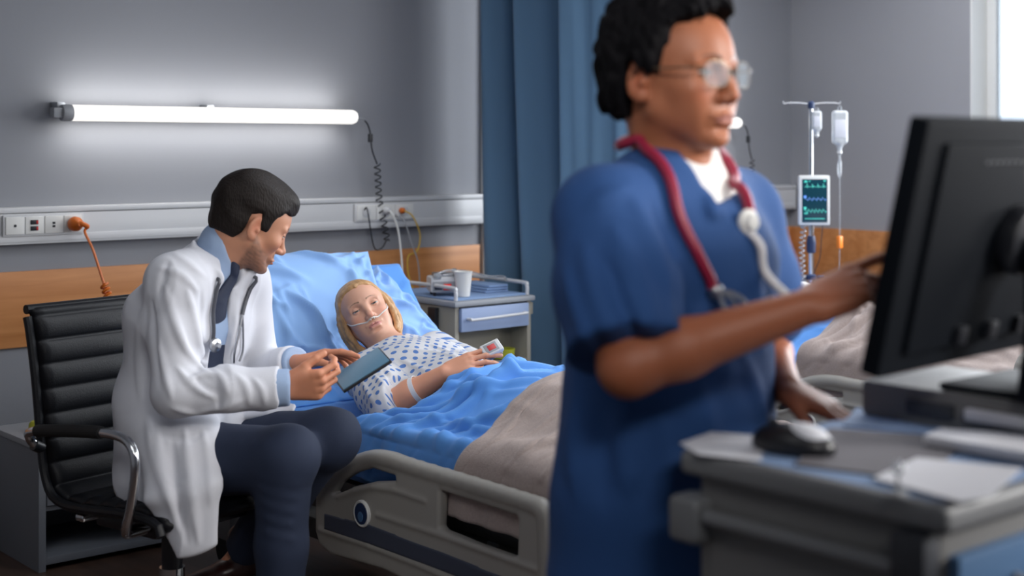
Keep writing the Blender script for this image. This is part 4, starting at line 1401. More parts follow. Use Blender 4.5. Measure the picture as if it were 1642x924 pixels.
for i in range(3):
    mbx(.17 + i * .09, .034, .029, .195 + i * .09, .060, .040, .004).build('cable_plug', 'dark_plastic', bk)


def sheet_on(name, label, pts, z, m, t=.0012, cat='paper', group=None, curl=0):
    P = np.array([atZ(a, b, z)[:2] for a, b in pts]); c = P.mean(0)
    o = MB().prism((P - c).tolist(), t, frame((c[0], c[1], z), (1, 0, 0), (0, 1, 0)), 0).build(name, m, None, True, 30, base=(c[0], c[1], z))
    return props(o, label, cat, group)


zt = cz + .0016
sheet_on('mouse_pad', 'dark grey mouse pad between the mouse and the white papers', [(1275, 748), (1330, 690), (1560, 706), (1470, 772)], zt, 'mouse_pad', .003, 'mouse pad')
sheet_on('blue_folder', 'pale blue folder lying behind the mouse pad near the nurse hand', [(1352, 684), (1372, 656), (1500, 664), (1560, 676), (1530, 700)], zt, 'sheet_blue_paper', .002, 'folder')
sheet_on('paper_sheet', 'white paper sheet nearest the cart corner', [(1400, 768), (1470, 735), (1640, 752), (1590, 796), (1540, 806)], zt + .0032, 'paper', .0012, 'paper', 'papers on the cart')
sheet_on('paper_stack', 'thick white paper stack at the edge of the picture on the cart', [(1480, 712), (1510, 700), (1700, 716), (1700, 750)], zt + .005, 'paper', .012, 'paper', 'papers on the cart')
sheet_on('paper_sheet', 'white paper sheet partly under the computer mouse', [(1090, 712), (1140, 694), (1230, 700), (1220, 740), (1120, 730)], zt, 'paper', .0012, 'paper', 'papers on the cart')
# computer mouse
mp = atZ(1272, 725, zt)
MS = frame((mp[0], mp[1], zt + .0015), (-.15, 1, 0), (1, .15, 0)); MS[:3, 2] = (0, 0, 1)
ms = thing('computer_mouse', 'black computer mouse with a pale top under the nurse resting hand', 'mouse', (mp[0], mp[1], zt))
S = SDF(); fx = np.array([-.15, 1, 0]) / math.hypot(.15, 1); fy = np.array([-fx[1], fx[0], 0]); R3 = np.stack([fx, fy, [0, 0, 1]], 1)
m0 = np.array([mp[0], mp[1], zt])
S.ell(m0 + (0, 0, .010), (.062, .035, .030), R3, .004); S.plane(m0 + (0, 0, .0015), (0, 0, -1), .003)
V, F = S.mesh(.004, 2); mesh_from('mouse_body', V, F, 'mouse_black', ms)
S = SDF(); S.ell(m0 + (0, 0, .0105) - fx * .012, (.047, .031, .0308), R3, .004); S.plane(m0 + (0, 0, .016), (0, 0, -1), .003)
V, F = S.mesh(.004, 2); mesh_from('pale_top', V, F, 'paper', ms)
MB().cyl(m0 + fx * .030 + (0, 0, .034) - fy * .003, m0 + fx * .030 + (0, 0, .034) + fy * .003, .008, 16).build('scroll_wheel', 'black_rubber', ms)
# small clear knob standing in for a lens ghost in front of the papers
kb0 = atZ(1440, 800, zt)
kn = thing('ghost_knob', 'small clear knob on a thin stem standing in for a lens ghost', 'knob', (kb0[0], kb0[1], zt))
MB().cyl((kb0[0], kb0[1], zt + .004), (kb0[0], kb0[1], zt + .03), .0022, 10).build('stem', 'grey_plastic', kn)
MB().lathe((kb0[0], kb0[1], zt + .0045), [(.0, 0), (.011, .0005), (.011, .003), (.004, .005)], 20).build('foot', 'grey_plastic', kn)
MB().lathe((kb0[0], kb0[1], zt + .029), [(.001, 0), (.006, .002), (.0085, .007), (.006, .013), (.001, .016)], 20).build('knob_head', 'clear_plastic', kn)
# ------------------------------------------------------------------ people: shared anatomy
def basis(f, up):
    f = np.array(f, float); f /= np.linalg.norm(f)
    u = np.array(up, float); u = u - f * f.dot(u); u /= np.linalg.norm(u)
    return np.stack([f, np.cross(u, f), u], 1)          # columns: forward, left, up


class Head:
    """head between the ears at eye level; local axes x forward, y left, z up (metres)"""
    def __init__(s, o, f, up, sc=1.0):
        s.o = np.array(o, float); s.R = basis(f, up); s.sc = sc

    def w(s, x, y, z): return s.o + s.R @ (np.array([x, y, z]) * s.sc)

    def loc(s, P): return ((P - s.o) @ s.R) / s.sc

    def skin(s, S, lid=.35, lid2=-.45, jaw=1.0, mouth=0.0, nose=1.0, lips=1.0, ears=True, female=False):
        c = s.sc; R = s.R
        S.ell(s.w(-.014, 0, .030), np.array([.098, .076, .084]) * c, R, .02)
        S.ell(s.w(.012, 0, .022), np.array([.078, .066, .074]) * c, R, .03)
        S.ell(s.w(.024, 0, -.030), np.array([.062, .058, .066]) * c, R, .03)
        for sd in (1, -1):
            S.cone(s.w(.004, sd * .054 * jaw, -.055), s.w(.060, sd * .020 * jaw, -.097), .017 * c, .016 * c, .028 * c)
            S.ell(s.w(.056, sd * .042, -.026), np.array([.020, .020, .016]) * c, R, .025 * c)
            S.cone(s.w(.081, sd * .012, .016), s.w(.071, sd * .046, .014), .0085 * c, .007 * c, .014 * c)
        if female:
            for sd in (1, -1): S.ell(s.w(.052, sd * .030, -.056), np.array([.025, .022, .026]) * c, R, .03 * c)
        S.ell(s.w(.074, 0, -.099), np.array([.016, .020, .015]) * c, R, .016 * c)
        S.ell(s.w(.076, 0, -.066), np.array([.016, .026, .022]) * c, R, .014 * c)
        # sockets
        for sd in (1, -1):
            S.ell(s.w(.094, sd * .033, -.001), np.array([.017, .017, .012]) * c, R, .016 * c, 's')
        # nose
        S.cone(s.w(.083, 0, .006), s.w(.104 * 1 + .004 * (nose - 1), 0, -.034), .0070 * c, .0090 * c, .012 * c)
        S.ell(s.w(.1045 + .006 * (nose - 1), 0, -.038), np.array([.0105, .0105, .0095]) * c, R, .008 * c)
        for sd in (1, -1):
            S.ell(s.w(.0935, sd * .0120, -.0415), np.array([.0110, .0070, .0075]) * c, R, .006 * c)
            S.ell(s.w(.0985, sd * .0065, -.0500), np.array([.0050, .0034, .0050]) * c, R, .003 * c, 's')
        # lips
        u = .0045 * lips
        for sd in (1, -1):
            S.econe(s.w(.0925, sd * .006, -.0675), s.w(.0845, sd * (.022 + .002 * mouth), -.0705 + .003 * mouth), (.0060 * c, u * c), (.0040 * c, .0024 * c), R[:, 0], .006 * c)
        S.econe(s.w(.0885, .011, -.0770), s.w(.0885, -.011, -.0770), (.0070 * c, .0056 * c * lips), (.0070 * c, .0056 * c * lips), R[:, 0], .007 * c)
        S.ell(s.w(.0975, 0, -.0722 + .001 * mouth), np.array([.0100, .0215, .0011]) * c, R, .003 * c, 's')
        S.ell(s.w(.088, 0, -.0885), np.array([.006, .015, .0045]) * c, R, .008 * c, 's')
        # eyes and lids
        for sd in (1, -1):
            e = s.w(.0725, sd * .0325, -.001); S.cone(e, e + 1e-5, .0122 * c, .0122 * c, .0012 * c)
            for a, sg in ((lid, 1), (lid2, -1)):
                nrm = R @ np.array([-math.sin(a), 0, math.cos(a)]) * sg

                def lidf(P, e=e, nrm=nrm, c=c):
                    q = P - e
                    return np.maximum(np.linalg.norm(q, axis=1) - .0140 * c, -(q @ nrm) + .0006 * c)
                S.add(lidf, e, .014 * c, 'u', .0022 * c)
        if ears:
            for sd in (1, -1):
                Re = np.stack([R @ np.array([.94, -sd * .30, -.12]), R @ np.array([sd * .28, .95, 0]), R @ np.array([.12, 0, .99])], 1)
                S.ell(s.w(-.014, sd * .0775, -.012), np.array([.0175, .0062, .0300]) * c, Re, .007 * c)
                S.ell(s.w(-.008, sd * .076, -.036), np.array([.0095, .0065, .0095]) * c, Re, .007 * c)
                S.ell(s.w(-.0115, sd * .0855, -.008), np.array([.0105, .0058, .0200]) * c, Re, .004 * c, 's')
                S.ell(s.w(-.003, sd * .0800, -.016), np.array([.0050, .0050, .0060]) * c, Re, .004 * c)

    def colour(s, P, base, lip, brow, iris, lid=.35, lid2=-.45, beard=None, beard_col=None, blush=.12, browthick=.0042, browlift=0):
        """skin colour map, eyebrows, irises, lips, beard stubble"""
        L = s.loc(P); x, y, z = L.T
        C = np.tile(np.array(base, float), (len(P), 1))
        fr = 1 + .05 * snoise(L, 60, 4)
        C *= fr[:, None]
        def mixc(m, col):
            m = np.clip(m, 0, 1)[:, None]
            C[:] = C * (1 - m) + np.array(col) * m
        red = np.array(base) * np.array([1.05, .70, .66])
        for sd in (1, -1):
            mixc(blush * 4 * np.exp(-(((y - sd * .042) / .018) ** 2 + ((z + .034) / .016) ** 2)) * (x > .03), red)
            mixc(.6 * np.exp(-(((y - sd * .078) / .010) ** 2 + ((z + .01) / .03) ** 2 + ((x + .012) / .016) ** 2)), red)
        mixc(blush * 3 * np.exp(-((y / .010) ** 2 + ((z + .040) / .009) ** 2)) * (x > .09), red)
        if beard:
            bx = np.clip((z - (-.046 - .35 * np.clip(x - .03, 0, 1) + .9 * np.clip(.03 - x, 0, .04))) / -.012, 0, 1)
            inb = bx * (x > -.006) * np.clip((x + .006) / .01, 0, 1) * np.clip((z + .135) / .01, 0, 1)
            cheek = np.clip(((y / .040) ** 2 + ((z + .052) / .016) ** 2 - 1) * 2, 0, 1) * 0 + 1
            mous = np.exp(-((z + .058) / .006) ** 2) * (np.abs(y) < .026) * (x > .075)
            m = np.maximum(inb * cheek, mous) * beard * (0.85 + .25 * snoise(L, 500, 9))
            mixc(m, beard_col)
        # lips
        lw = np.sqrt(np.clip(1 - (y / .0235) ** 2, 0, 1))
        m = np.clip((.0085 * lw - np.abs(z + .0735 - .002 * lw)) / .0018, 0, 1) * (x > .078) * (np.abs(y) < .0235)
        mixc(m * .8, lip)
        mixc(np.clip((.0011 - np.abs(z + .0722)) / .0008, 0, 1) * (np.abs(y) < .021) * (x > .078) * .6, np.array(lip) * .35)
        for sd in (1, -1):
            t = (y * sd - .013) / .034
            arc = .0185 + browlift + .0075 * np.sin(np.clip(t, 0, 1) * 2.3) - .0055 * np.clip(t, 0, 1)
            m = np.clip((browthick * (1.05 - .55 * t) - np.abs(z - arc)) / .0022, 0, 1) * (t > -.02) * (t < 1.0) * (x > .045)
            mixc(m * .85 * (.85 + .3 * snoise(L, 700, 3)), brow)
            q = L - np.array([.0725, sd * .0325, -.001]); r = np.linalg.norm(q, axis=1)
            ne = (r < .0165) & (q[:, 0] > 0)
            up_ = q[:, 2] * math.cos(lid) - q[:, 0] * math.sin(lid); dn_ = q[:, 2] * math.cos(lid2) - q[:, 0] * math.sin(lid2)
            op = ne & (up_ < .0004) & (dn_ > -.0004) & (r < .0136)
            C[op] = (.62, .60, .58)
            ir = np.hypot(q[:, 1] - s.gaze * .0, q[:, 2] + .0005)
            C[op & (ir < .0062)] = iris
            C[op & (ir < .0028)] = (.004, .004, .004)
            lash = ne & (np.abs(up_ - .0007) < .0011) & (np.abs(q[:, 1]) < .0135)
            C[lash] = C[lash] * .25
            lash2 = ne & (np.abs(dn_ + .0007) < .0008) & (np.abs(q[:, 1]) < .0125)
            C[lash2] = C[lash2] * .6
        return C

    gaze = 0

    def hair(s, t_top, t_side, line, noise_amp=.003, nscale=90, part=None, back=.0, seed=0, swirl=None, low=-.065):
        """short hair shell cut along a hairline: line = [(x, z)...]"""
        S = SDF(); c = s.sc; R = s.R
        S.ell(s.w(-.014 - back / 2, 0, .030 + (t_top - t_side) / 2), np.array([.098 + t_side + back / 2, .076 + t_side, .084 + (t_top + t_side) / 2]) * c, R, .02)
        S.ell(s.w(.012, 0, .024 + (t_top - t_side) / 2), np.array([.078 + t_side, .066 + t_side, .074 + (t_top + t_side) / 2]) * c, R, .02)
        S.ell(s.w(-.045, 0, -.030), np.array([.056 + t_side, .058 + t_side, .055]) * c, R, .03)
        lx = np.array([p[0] for p in line]); lz = np.array([p[1] for p in line])

        def cut(P):
            L = s.loc(P)
            zz = np.interp(L[:, 0] + .004 * snoise(L, 120, 5), lx, lz) + .0035 * snoise(L, 160, 6 + seed)
            return (zz - L[:, 2]) * c * .6
        S.add(cut, None, None, 'x', .010)

        def nz(P):
            L = s.loc(P)
            a = np.arctan2(L[:, 1], L[:, 2] - .0); b = L[:, 0]
            st = np.sin(a * 46 + 9 * snoise(L, 45, seed) + b * 30) * .06 + snoise(L * np.array([.45, 1, .7]), nscale * 1.5, seed + 1) + .6 * snoise(L, nscale * .5, seed + 2)
            return -noise_amp * st * c
        S.wrinkle(nz)
        return S


def rotv(v, ax, a):
    ax = np.array(ax, float); ax /= np.linalg.norm(ax); v = np.array(v, float)
    return v * math.cos(a) + np.cross(ax, v) * math.sin(a) + ax * ax.dot(v) * (1 - math.cos(a))


def hand(S, wrist, d, n, thumb, curls, sc=1.0, spread=.09, tcurl=(.5, .25, .3), k=.006, thick=1.0, tout=.75):
    """wrist point, d = direction to the knuckles, n = palm side normal, thumb = sideways direction of the thumb.
    curls: per finger (index..little) three bend angles; the fingers bend towards n. Returns finger tips."""
    d = np.array(d, float); d /= np.linalg.norm(d)
    n = np.array(n, float); n = n - d * d.dot(n); n /= np.linalg.norm(n)
    t = np.array(thumb, float); t = t - d * d.dot(t) - n * n.dot(t); t /= np.linalg.norm(t)
    w = np.array(wrist, float)
    ax = np.cross(d, n)              # rotating d about ax by +a turns it towards n
    kn = [(.090, .030), (.094, .010), (.089, -.011), (.080, -.029)]
    ln = [(.043, .026, .021), (.047, .029, .022), (.044, .027, .021), (.034, .020, .019)]
    ra = [.0088, .0090, .0085, .0075]
    tips = []
    # palm
    for i, (a, b) in enumerate(kn):
        p0 = w + (d * .012 + t * b * .55) * sc; p1 = w + (d * (a - .006) + t * b) * sc
        S.cone(p0, p1, .0125 * sc * thick, .0100 * sc * thick, .014 * sc)
    S.econe(w + d * .02 * sc, w + d * .072 * sc, (.030 * sc, .0125 * sc * thick), (.036 * sc, .0115 * sc * thick), t, .012 * sc)
    S.cone(w + (d * .020 + t * .020 + n * .006) * sc, w + (d * .052 + t * .030 + n * .008) * sc, .015 * sc, .012 * sc, .014 * sc)
    S.cone(w + (d * .020 - t * .018 + n * .005) * sc, w + (d * .060 - t * .024 + n * .005) * sc, .013 * sc, .011 * sc, .014 * sc)
    for i, (a, b) in enumerate(kn):
        p = w + (d * a + t * b - n * .001) * sc
        sp = spread * (1.5 - i)
        dd = rotv(d, n, sp * (1 if np.cross(n, d).dot(t) > 0 else -1))
        axf = np.cross(dd, n)
        r = ra[i] * sc
        S.cone(p - dd * .012 * sc, p, r * 1.02, r * 1.08, .007 * sc)
        for j in range(3):
            dd = rotv(dd, axf, curls[i][j])
            q = p + dd * ln[i][j] * sc
            r2 = r * (.92 if j < 2 else .84)
            S.cone(p, q, r, r2, k * sc * (.8 if j == 0 else .5))
            p, r = q, r2 * (1.03 if j < 2 else 1)
        tips.append(p)
    # thumb leaves the side of the palm near its base
    b0 = w + (d * .022 + t * .024 + n * .004) * sc
    td = d * math.cos(tout) + t * math.sin(tout) + n * .25; td /= np.linalg.norm(td)
    p1 = b0 + td * .040 * sc
    S.cone(b0, p1, .0135 * sc, .0108 * sc, .012 * sc)
    tax = np.cross(td, n * .8 - t * .6); tax /= np.linalg.norm(tax)
    d2 = rotv(td, tax, tcurl[0]); p2 = p1 + d2 * .032 * sc
    S.cone(p1, p2, .0106 * sc, .0098 * sc, .004)
    d3 = rotv(d2, tax, tcurl[1]); p3 = p2 + d3 * .024 * sc
    S.cone(p2, p3, .0098 * sc, .0078 * sc, .003)
    tips.append(p3)
    return tips


def finish_body(name, S, heads, parent, m, h=.006, face=True, fine=(), colour=None):
    """mesh the body, refine head and hands, project on the field, colour"""
    V, F = S.mesh(h, 2)
    F = [tuple(f) for f in F.tolist()]
    lo = h
    for lev in range(2):
        Cn = fcent(V, F)
        sel = np.zeros(len(F), bool)
        for (c, r) in fine:
            if lev == 0 or c is heads.o:
                sel |= ((Cn - c) ** 2).sum(1) < (r - .02 * lev) ** 2
        if lev == 1:
            L = heads.loc(Cn); sel &= (L[:, 0] > .01)
        lo *= .5
        V, F = refine(V, F, sel, S, lo * 2, 2)
    o = mesh_from(name, V, F, m, parent)
    if colour is not None: set_col(o, colour(V))
    return o


for nm, rgb in (('skin_light', (214, 164, 138)), ('skin_pale', (226, 182, 160)), ('skin_brown', (150, 92, 62))):
    mat(nm, rgb, 0.5, vcol=True, sss=0.12, bump=.08, bscale=900, spec=.4)
mat('hair_dark', (26, 19, 16), 0.6, spec=.25, bump=.5, bscale=260, var=.25, vscale=120, stretch=(1, 1, .25))
mat('hair_black', (9, 8, 12), 0.8, spec=.15, bump=.8, bscale=220, var=.3, vscale=90)
mat('hair_blond', (190, 148, 102), 0.5, bump=.5, bscale=240, var=.30, vscale=90, stretch=(1, .35, .35))
mat('coat_white', (202, 204, 212), 0.85, bump=.15, bscale=600)
mat('shirt_blue', (150, 172, 204), 0.8, bump=.1, bscale=700)
mat('tie_navy', (24, 36, 62), 0.6, bump=.2, bscale=500)
mat('trouser_navy', (24, 36, 60), 0.85, bump=.25, bscale=600)
mat('shoe_brown', (46, 20, 18), 0.35)
mat('scrub_blue', (31, 71, 126), 0.85, bump=.2, bscale=600)
mat('scrub_trouser', (24, 36, 66), 0.85, bump=.2, bscale=600)
mat('lens', (205, 220, 232), 0.06, alpha=.14, spec=.8)
mat('rim_metal', (120, 108, 92), 0.35, metal=.8)
mat('undershirt', (222, 220, 218), 0.85, bump=.15, bscale=600)
mat('tube_burgundy', (142, 30, 58), 0.4)
mat('tube_grey', (72, 74, 82), 0.4)
mat('strap_white', (206, 204, 206), 0.6)
mat('tablet_shell', (88, 130, 156), 0.4)
mat('wrist_white', (224, 226, 230), 0.5)
dots_mat('gown_cotton', (200, 201, 205), (80, 118, 180), .044, .0080)
SKL = np.array(lin((206, 148, 118))[:3]); SKP = np.array(lin((222, 172, 148))[:3]); SKB = np.array(lin((160, 100, 71))[:3])
# ------------------------------------------------------------------ the seated doctor
def cuff_cut(S, a, b, r, L=.07):
    """square the end of a sleeve at b (coming from a) and hollow it"""
    d = (b - a) / np.linalg.norm(b - a); x = np.cross(d, [0.1, .2, 1.0]); x /= np.linalg.norm(x); R = np.stack([x, np.cross(d, x), d], 1)
    S.box(b + d * L, (r * 1.5, r * 1.5, L), R, .004, .004, 's')


def cloth_noise(amp, sc, seed, an=(1, 1, 1)):
    an = np.array(an, float)
    return lambda P: -amp * (1 - 2 * np.abs(snoise(P * an, sc, seed)) ** .7) - amp * .4 * snoise(P * an, sc * 2.3, seed + 1)


dR, dF, dZ = RT, FW, UP
H1 = Head(at(405, 357, 3.80), dR * .80 + dF * .42 - dZ * .43, dZ + dR * .1, 1.02)
pel = at(302, 738, 3.82); wai = at(288, 640, 3.82); che = at(300, 515, 3.80); nek = at(343, 412, 3.80)
tl = dR * .58 + dF * .82; tf = dR * .82 - dF * .58             # torso left and torso front
sR = at(283, 455, 3.66); sL = at(385, 450, 3.95)
eR = at(283, 628, 3.56); wR = at(456, 622, 3.60)
eL = at(415, 610, 3.98); wL = at(474, 584, 3.88)
hR = at(300, 738, 3.74); hL = at(340, 728, 3.92)
kR = at(455, 738, 3.62); kL = at(524, 704, 3.76)
aR = at(448, 1040, 3.62); aL = at(392, 880, 3.98)

doc = thing('person', 'seated bearded man in a white coat and tie holding a tablet beside the patient', 'person', (pel[0], pel[1], 0))


def torso(S, off, k=.05):
    S.econe(pel, wai, (.185 + off, .125 + off), (.165 + off, .118 + off), tl, k)
    S.econe(wai, che, (.165 + off, .118 + off), (.175 + off, .130 + off), tl, k)
    S.econe(che, nek - dZ * .05 - tf * .01, (.175 + off, .128 + off), (.10 + off, .085 + off), tl, k)
    S.cone(sR, nek - dZ * .035, .066 + off, .060 + off, k)
    S.cone(sL, nek - dZ * .035, .066 + off, .060 + off, k)


B = SDF(); H1.skin(B, lid=-.05, lid2=-.35, jaw=1.06, lips=.55, nose=1.15)
nb = H1.w(-.034, 0, -.055)
B.econe(nb, nek, (.060, .058), (.064, .060), tl, .03)
B.cone(H1.w(.0, 0, -.08), nek + tf * .03, .045, .05, .03)
torso(B, -.035)
B.chain([sR, eR, wR], [.042, .036, .0265], .02); B.chain([sL, eL, wL], [.042, .036, .0265], .02)
B.chain([hR, kR, aR], [.07, .050, .035], .03); B.chain([hL, kL, aL], [.07, .050, .035], .03)
B.cone(aR, aR + np.array([.02, -.1, -.06]), .03, .025, .02)
B.cone(aL, aL + dR * -.05 - dZ * .045, .03, .022, .02)
hand(B, wR, dR * .96 + dZ * .10 - dF * .05, dF * .88 + dZ * .35, dZ * .95 - dF * .3, [(.75, .9, .5), (.85, .95, .5), (.95, 1.0, .5), (1.0, 1.0, .6)], 1.06, .06, (.35, .2, .1), tout=.55)
hand(B, wL, dR * .90 + dZ * .28 - dF * .06, -dZ * .9 + dR * .25 - dF * .25, -dF * .95 + dR * .1, [(.25, .25, .12), (.40, .4, .25), (.5, .5, .3), (.55, .55, .3)], 1.06, .08, (.1, .2, .15), tout=.6)


def doc_col(P):
    C = H1.colour(P, SKL * .86, SKL * np.array([.74, .50, .48]), (.020, .014, .011), (.05, .03, .02), -.05, -.35, browthick=.0058, beard=.62, beard_col=(.075, .048, .038))
    L = H1.loc(P)
    far = np.linalg.norm(P - H1.o, axis=1) > .2
    C[far] = SKL * np.array([.95, .84, .80])
    return C


finish_body('body', B, H1, doc, 'skin_light', .0055, True, [(H1.o, .19), (wR + dR * .09, .15), (wL + dR * .09, .15)], doc_col)
# hair
hs = H1.hair(.022, .009, [(-.16, -.066), (-.085, -.062), (-.050, -.056), (-.036, -.030), (-.034, .012), (-.008, .022), (.004, -.012), (.020, -.018), (.026, .006), (.034, .034), (.050, .054), (.070, .058), (.085, .064), (.12, .070)], .0032, 80, back=.006)
_cut = hs.p.pop()
hs.ell(H1.w(.040, 0, .088), np.array([.056, .056, .030]) * H1.sc, H1.R, .02)
hs.ell(H1.w(.064, .005, .078), np.array([.028, .046, .018]) * H1.sc, H1.R, .015)
hs.p.append(_cut)
V, F = hs.mesh(.0035, 1); mesh_from('hair', V, F, 'hair_dark', doc)

# shirt and tie
S = SDF(); torso(S, -.014, .05)
S.econe(nek - dZ * .03, nb + (nek - nb) * .45, (.078, .074), (.071, .067), tl, .015)
S.cone(nek + tf * .09 + dZ * .035, nek + tf * .06 - dZ * .005, .040, .016, .01, 's')
for (a, b, r) in ((eR, wR, .046), (eL, wL, .046)):
    S.cone(b + (a - b) * .5, b + (b - a) * .04, r, .040, .01)
S.chain([sR, eR, wR], [.052, .046, .040], .02); S.chain([sL, eL, wL], [.052, .046, .040], .02)
for (a, b) in ((eR, wR), (eL, wL)): cuff_cut(S, a, b + (b - a) * .045, .05, .05)
S.wrinkle(cloth_noise(.003, 28, 21))
sdf_obj('shirt', S, .006, 'shirt_blue', doc)
TS = SDF()
kn = nek + tf * .078 - dZ * .018
tm = che + tf * .128 + dZ * .02; tb = wai + tf * .125 + dZ * .02
TS.econe(kn + dZ * .012, kn - dZ * .022, (.020, .013), (.013, .011), tl, .004)
TS.econe(kn - dZ * .028, che + tf * .124 + dZ * .06, (.014, .006), (.026, .007), tl, .004)
TS.econe(che + tf * .124 + dZ * .06, tb, (.026, .007), (.040, .007), tl, .004)
sdf_obj('tie', TS, .005, 'tie_navy', doc)

# trousers
S = SDF()
S.econe(pel - dZ * .02, pel + (wai - pel) * .55, (.175, .125), (.160, .118), tl, .04)
S.chain([hR, kR], [.100, .078], .05); S.chain([kR, kR + (aR - kR) * .45, aR], [.078, .066, .058], .03)
S.chain([hL, kL], [.100, .078], .04); S.chain([kL, kL + (aL - kL) * .5, aL], [.076, .066, .058], .03)
S.ell(kR + dR * .02 + dZ * .01, (.07, .07, .07), None, .03); S.ell(kL + dR * .02, (.068, .068, .068), None, .03)
for (a, b) in ((kR, aR), (kL, aL)): cuff_cut(S, a, b, .075, .05)
for i in range(6):                                   # pull lines at the hip and behind the knee
    o_ = hR + (kR - hR) * (.25 + .12 * i) - dF * .07
    S.fold(o_ + dZ * .06, o_ - dZ * .06 + dR * .04, .005, .010)
for i in range(5):
    o_ = kR - dF * .065 - dZ * (.04 + .035 * i)
    S.fold(o_ - dR * .06 + dZ * .02, o_ + dR * .05 - dZ * .01, .004, .010)
S.wrinkle(cloth_noise(.004, 18, 31))
sdf_obj('trousers', S, .007, 'trouser_navy', doc)
# shoes
for (a, dirv, nm) in ((aR, np.array([.25, -.97, 0]), 'shoe'), (aL, -dR * .93 - dF * .1 - dZ * .25, 'shoe')):
    dirv = dirv / np.linalg.norm(dirv); side = np.cross(dZ, dirv); dn = np.cross(dirv, side) * -1
    S = SDF()
    z0 = a + dn * (.0 if nm else 0)
    base = a.copy(); base = base + dn * .048 + dirv * .01 if a is aL else np.array([a[0], a[1], .035])
    S.econe(base - dirv * .035, base + dirv * .06, (.036, .034), (.044, .030), side, .02)
    S.econe(base + dirv * .06, base + dirv * .165, (.045, .030), (.030, .020), side, .02)
    S.cone(base - dirv * .01, base - dirv * .012 - dn * .075, .042, .046, .02)
    S.plane(base + dn * .026, dn, .004)
    so = sdf_obj('shoe', S, .006, 'shoe_brown', doc)
    S = SDF(); S.econe(base - dirv * .036 + dn * .028, base + dirv * .16 + dn * .028, (.042, .008), (.036, .008), side, .01)
    sdf_obj('sole', S, .006, 'black_rubber', so)
    for i in range(3):
        c_ = base + dirv * (.035 + .022 * i) - dn * (.031 - .003 * i)
        MB().tube([c_ - side * .02, c_ - dn * .003, c_ + side * .02], .0028, 8).build('lace', 'black_rubber', so)

# the white coat: sleeves first, then body and skirts
S = SDF()
S.chain([sR, sR + (eR - sR) * .5, eR], [.073, .064, .058], .025); S.chain([eR, eR + (wR - eR) * .5, wR], [.058, .056, .052], .02)
cuff_cut(S, eR, wR - (wR - eR) * .06, .062, .05)
S.chain([sL, eL], [.074, .064], .03); S.chain([eL, wL], [.062, .054], .03)
cuff_cut(S, eL, wL - (wL - eL) * .04, .06, .05)
torso(S, .004, .05)
S.econe(pel - dZ * .01, wai, (.205, .150), (.175, .130), tl, .05)
bk = -tf * .10
S.econe(pel + bk * .6 - dZ * .04, wai + bk * .1, (.17, .10), (.15, .11), tl, .04)
# right skirt hanging past the thigh, with a rounded hem
t0 = at(285, 690, 3.66); t1 = at(292, 790, 3.56); t2 = at(318, 880, 3.55)
S.econe(t0, t1, (.105, .055), (.095, .030), dR, .05)
S.econe(t1, t2, (.098, .030), (.056, .018), dR * 1.0 + dZ * .15, .03)
# left skirt falling between the legs
t3 = at(378, 745, 3.85); t4 = at(385, 812, 3.86)
S.econe(at(350, 700, 3.9), t3, (.05, .03), (.05, .018), dR, .03); S.econe(t3, t4, (.05, .018), (.04, .012), dR, .02)
# lap of the coat over the left thigh, under the forearm
S.econe(at(405, 655, 3.86), at(470, 655, 3.84), (.045, .018), (.02, .010), dZ * .5 + dF, .02)
# neck hole and open front
S.cone(nek + dZ * .03 + tf * .02, nek + dZ * .15 + tf * .03, .068, .085, .01, 's')
fa = nek + tf * .09 + dZ * .03
S.econe(fa, che + tf * .16, (.034, .06), (.042, .07), tl, .01, 's')
S.econe(che + tf * .16, wai + tf * .17 + dZ * .0, (.042, .07), (.030, .07), tl, .01, 's')
# collar and lapels
for sd, w_ in ((-1, 1.0), (1, 1.0)):
    c0 = nek - tf * .055 + dZ * .028; c1 = nek + tl * sd * .070 + tf * .0 + dZ * .022; c2 = nek + tl * sd * .058 + tf * .085 - dZ * .045
    S.econe(c0, c1, (.026, .009), (.028, .009), dZ, .010); S.econe(c1, c2, (.028, .009), (.024, .009), dZ + tl * sd * .6, .010)
    l1 = che + tl * sd * .068 + tf * .128 + dZ * .075; l2 = wai + tl * sd * .042 + tf * .128 + dZ * .04
    S.econe(c2, l1, (.022, .007), (.034, .008), tl, .008); S.econe(l1, l2, (.034, .008), (.010, .006), tl, .008)
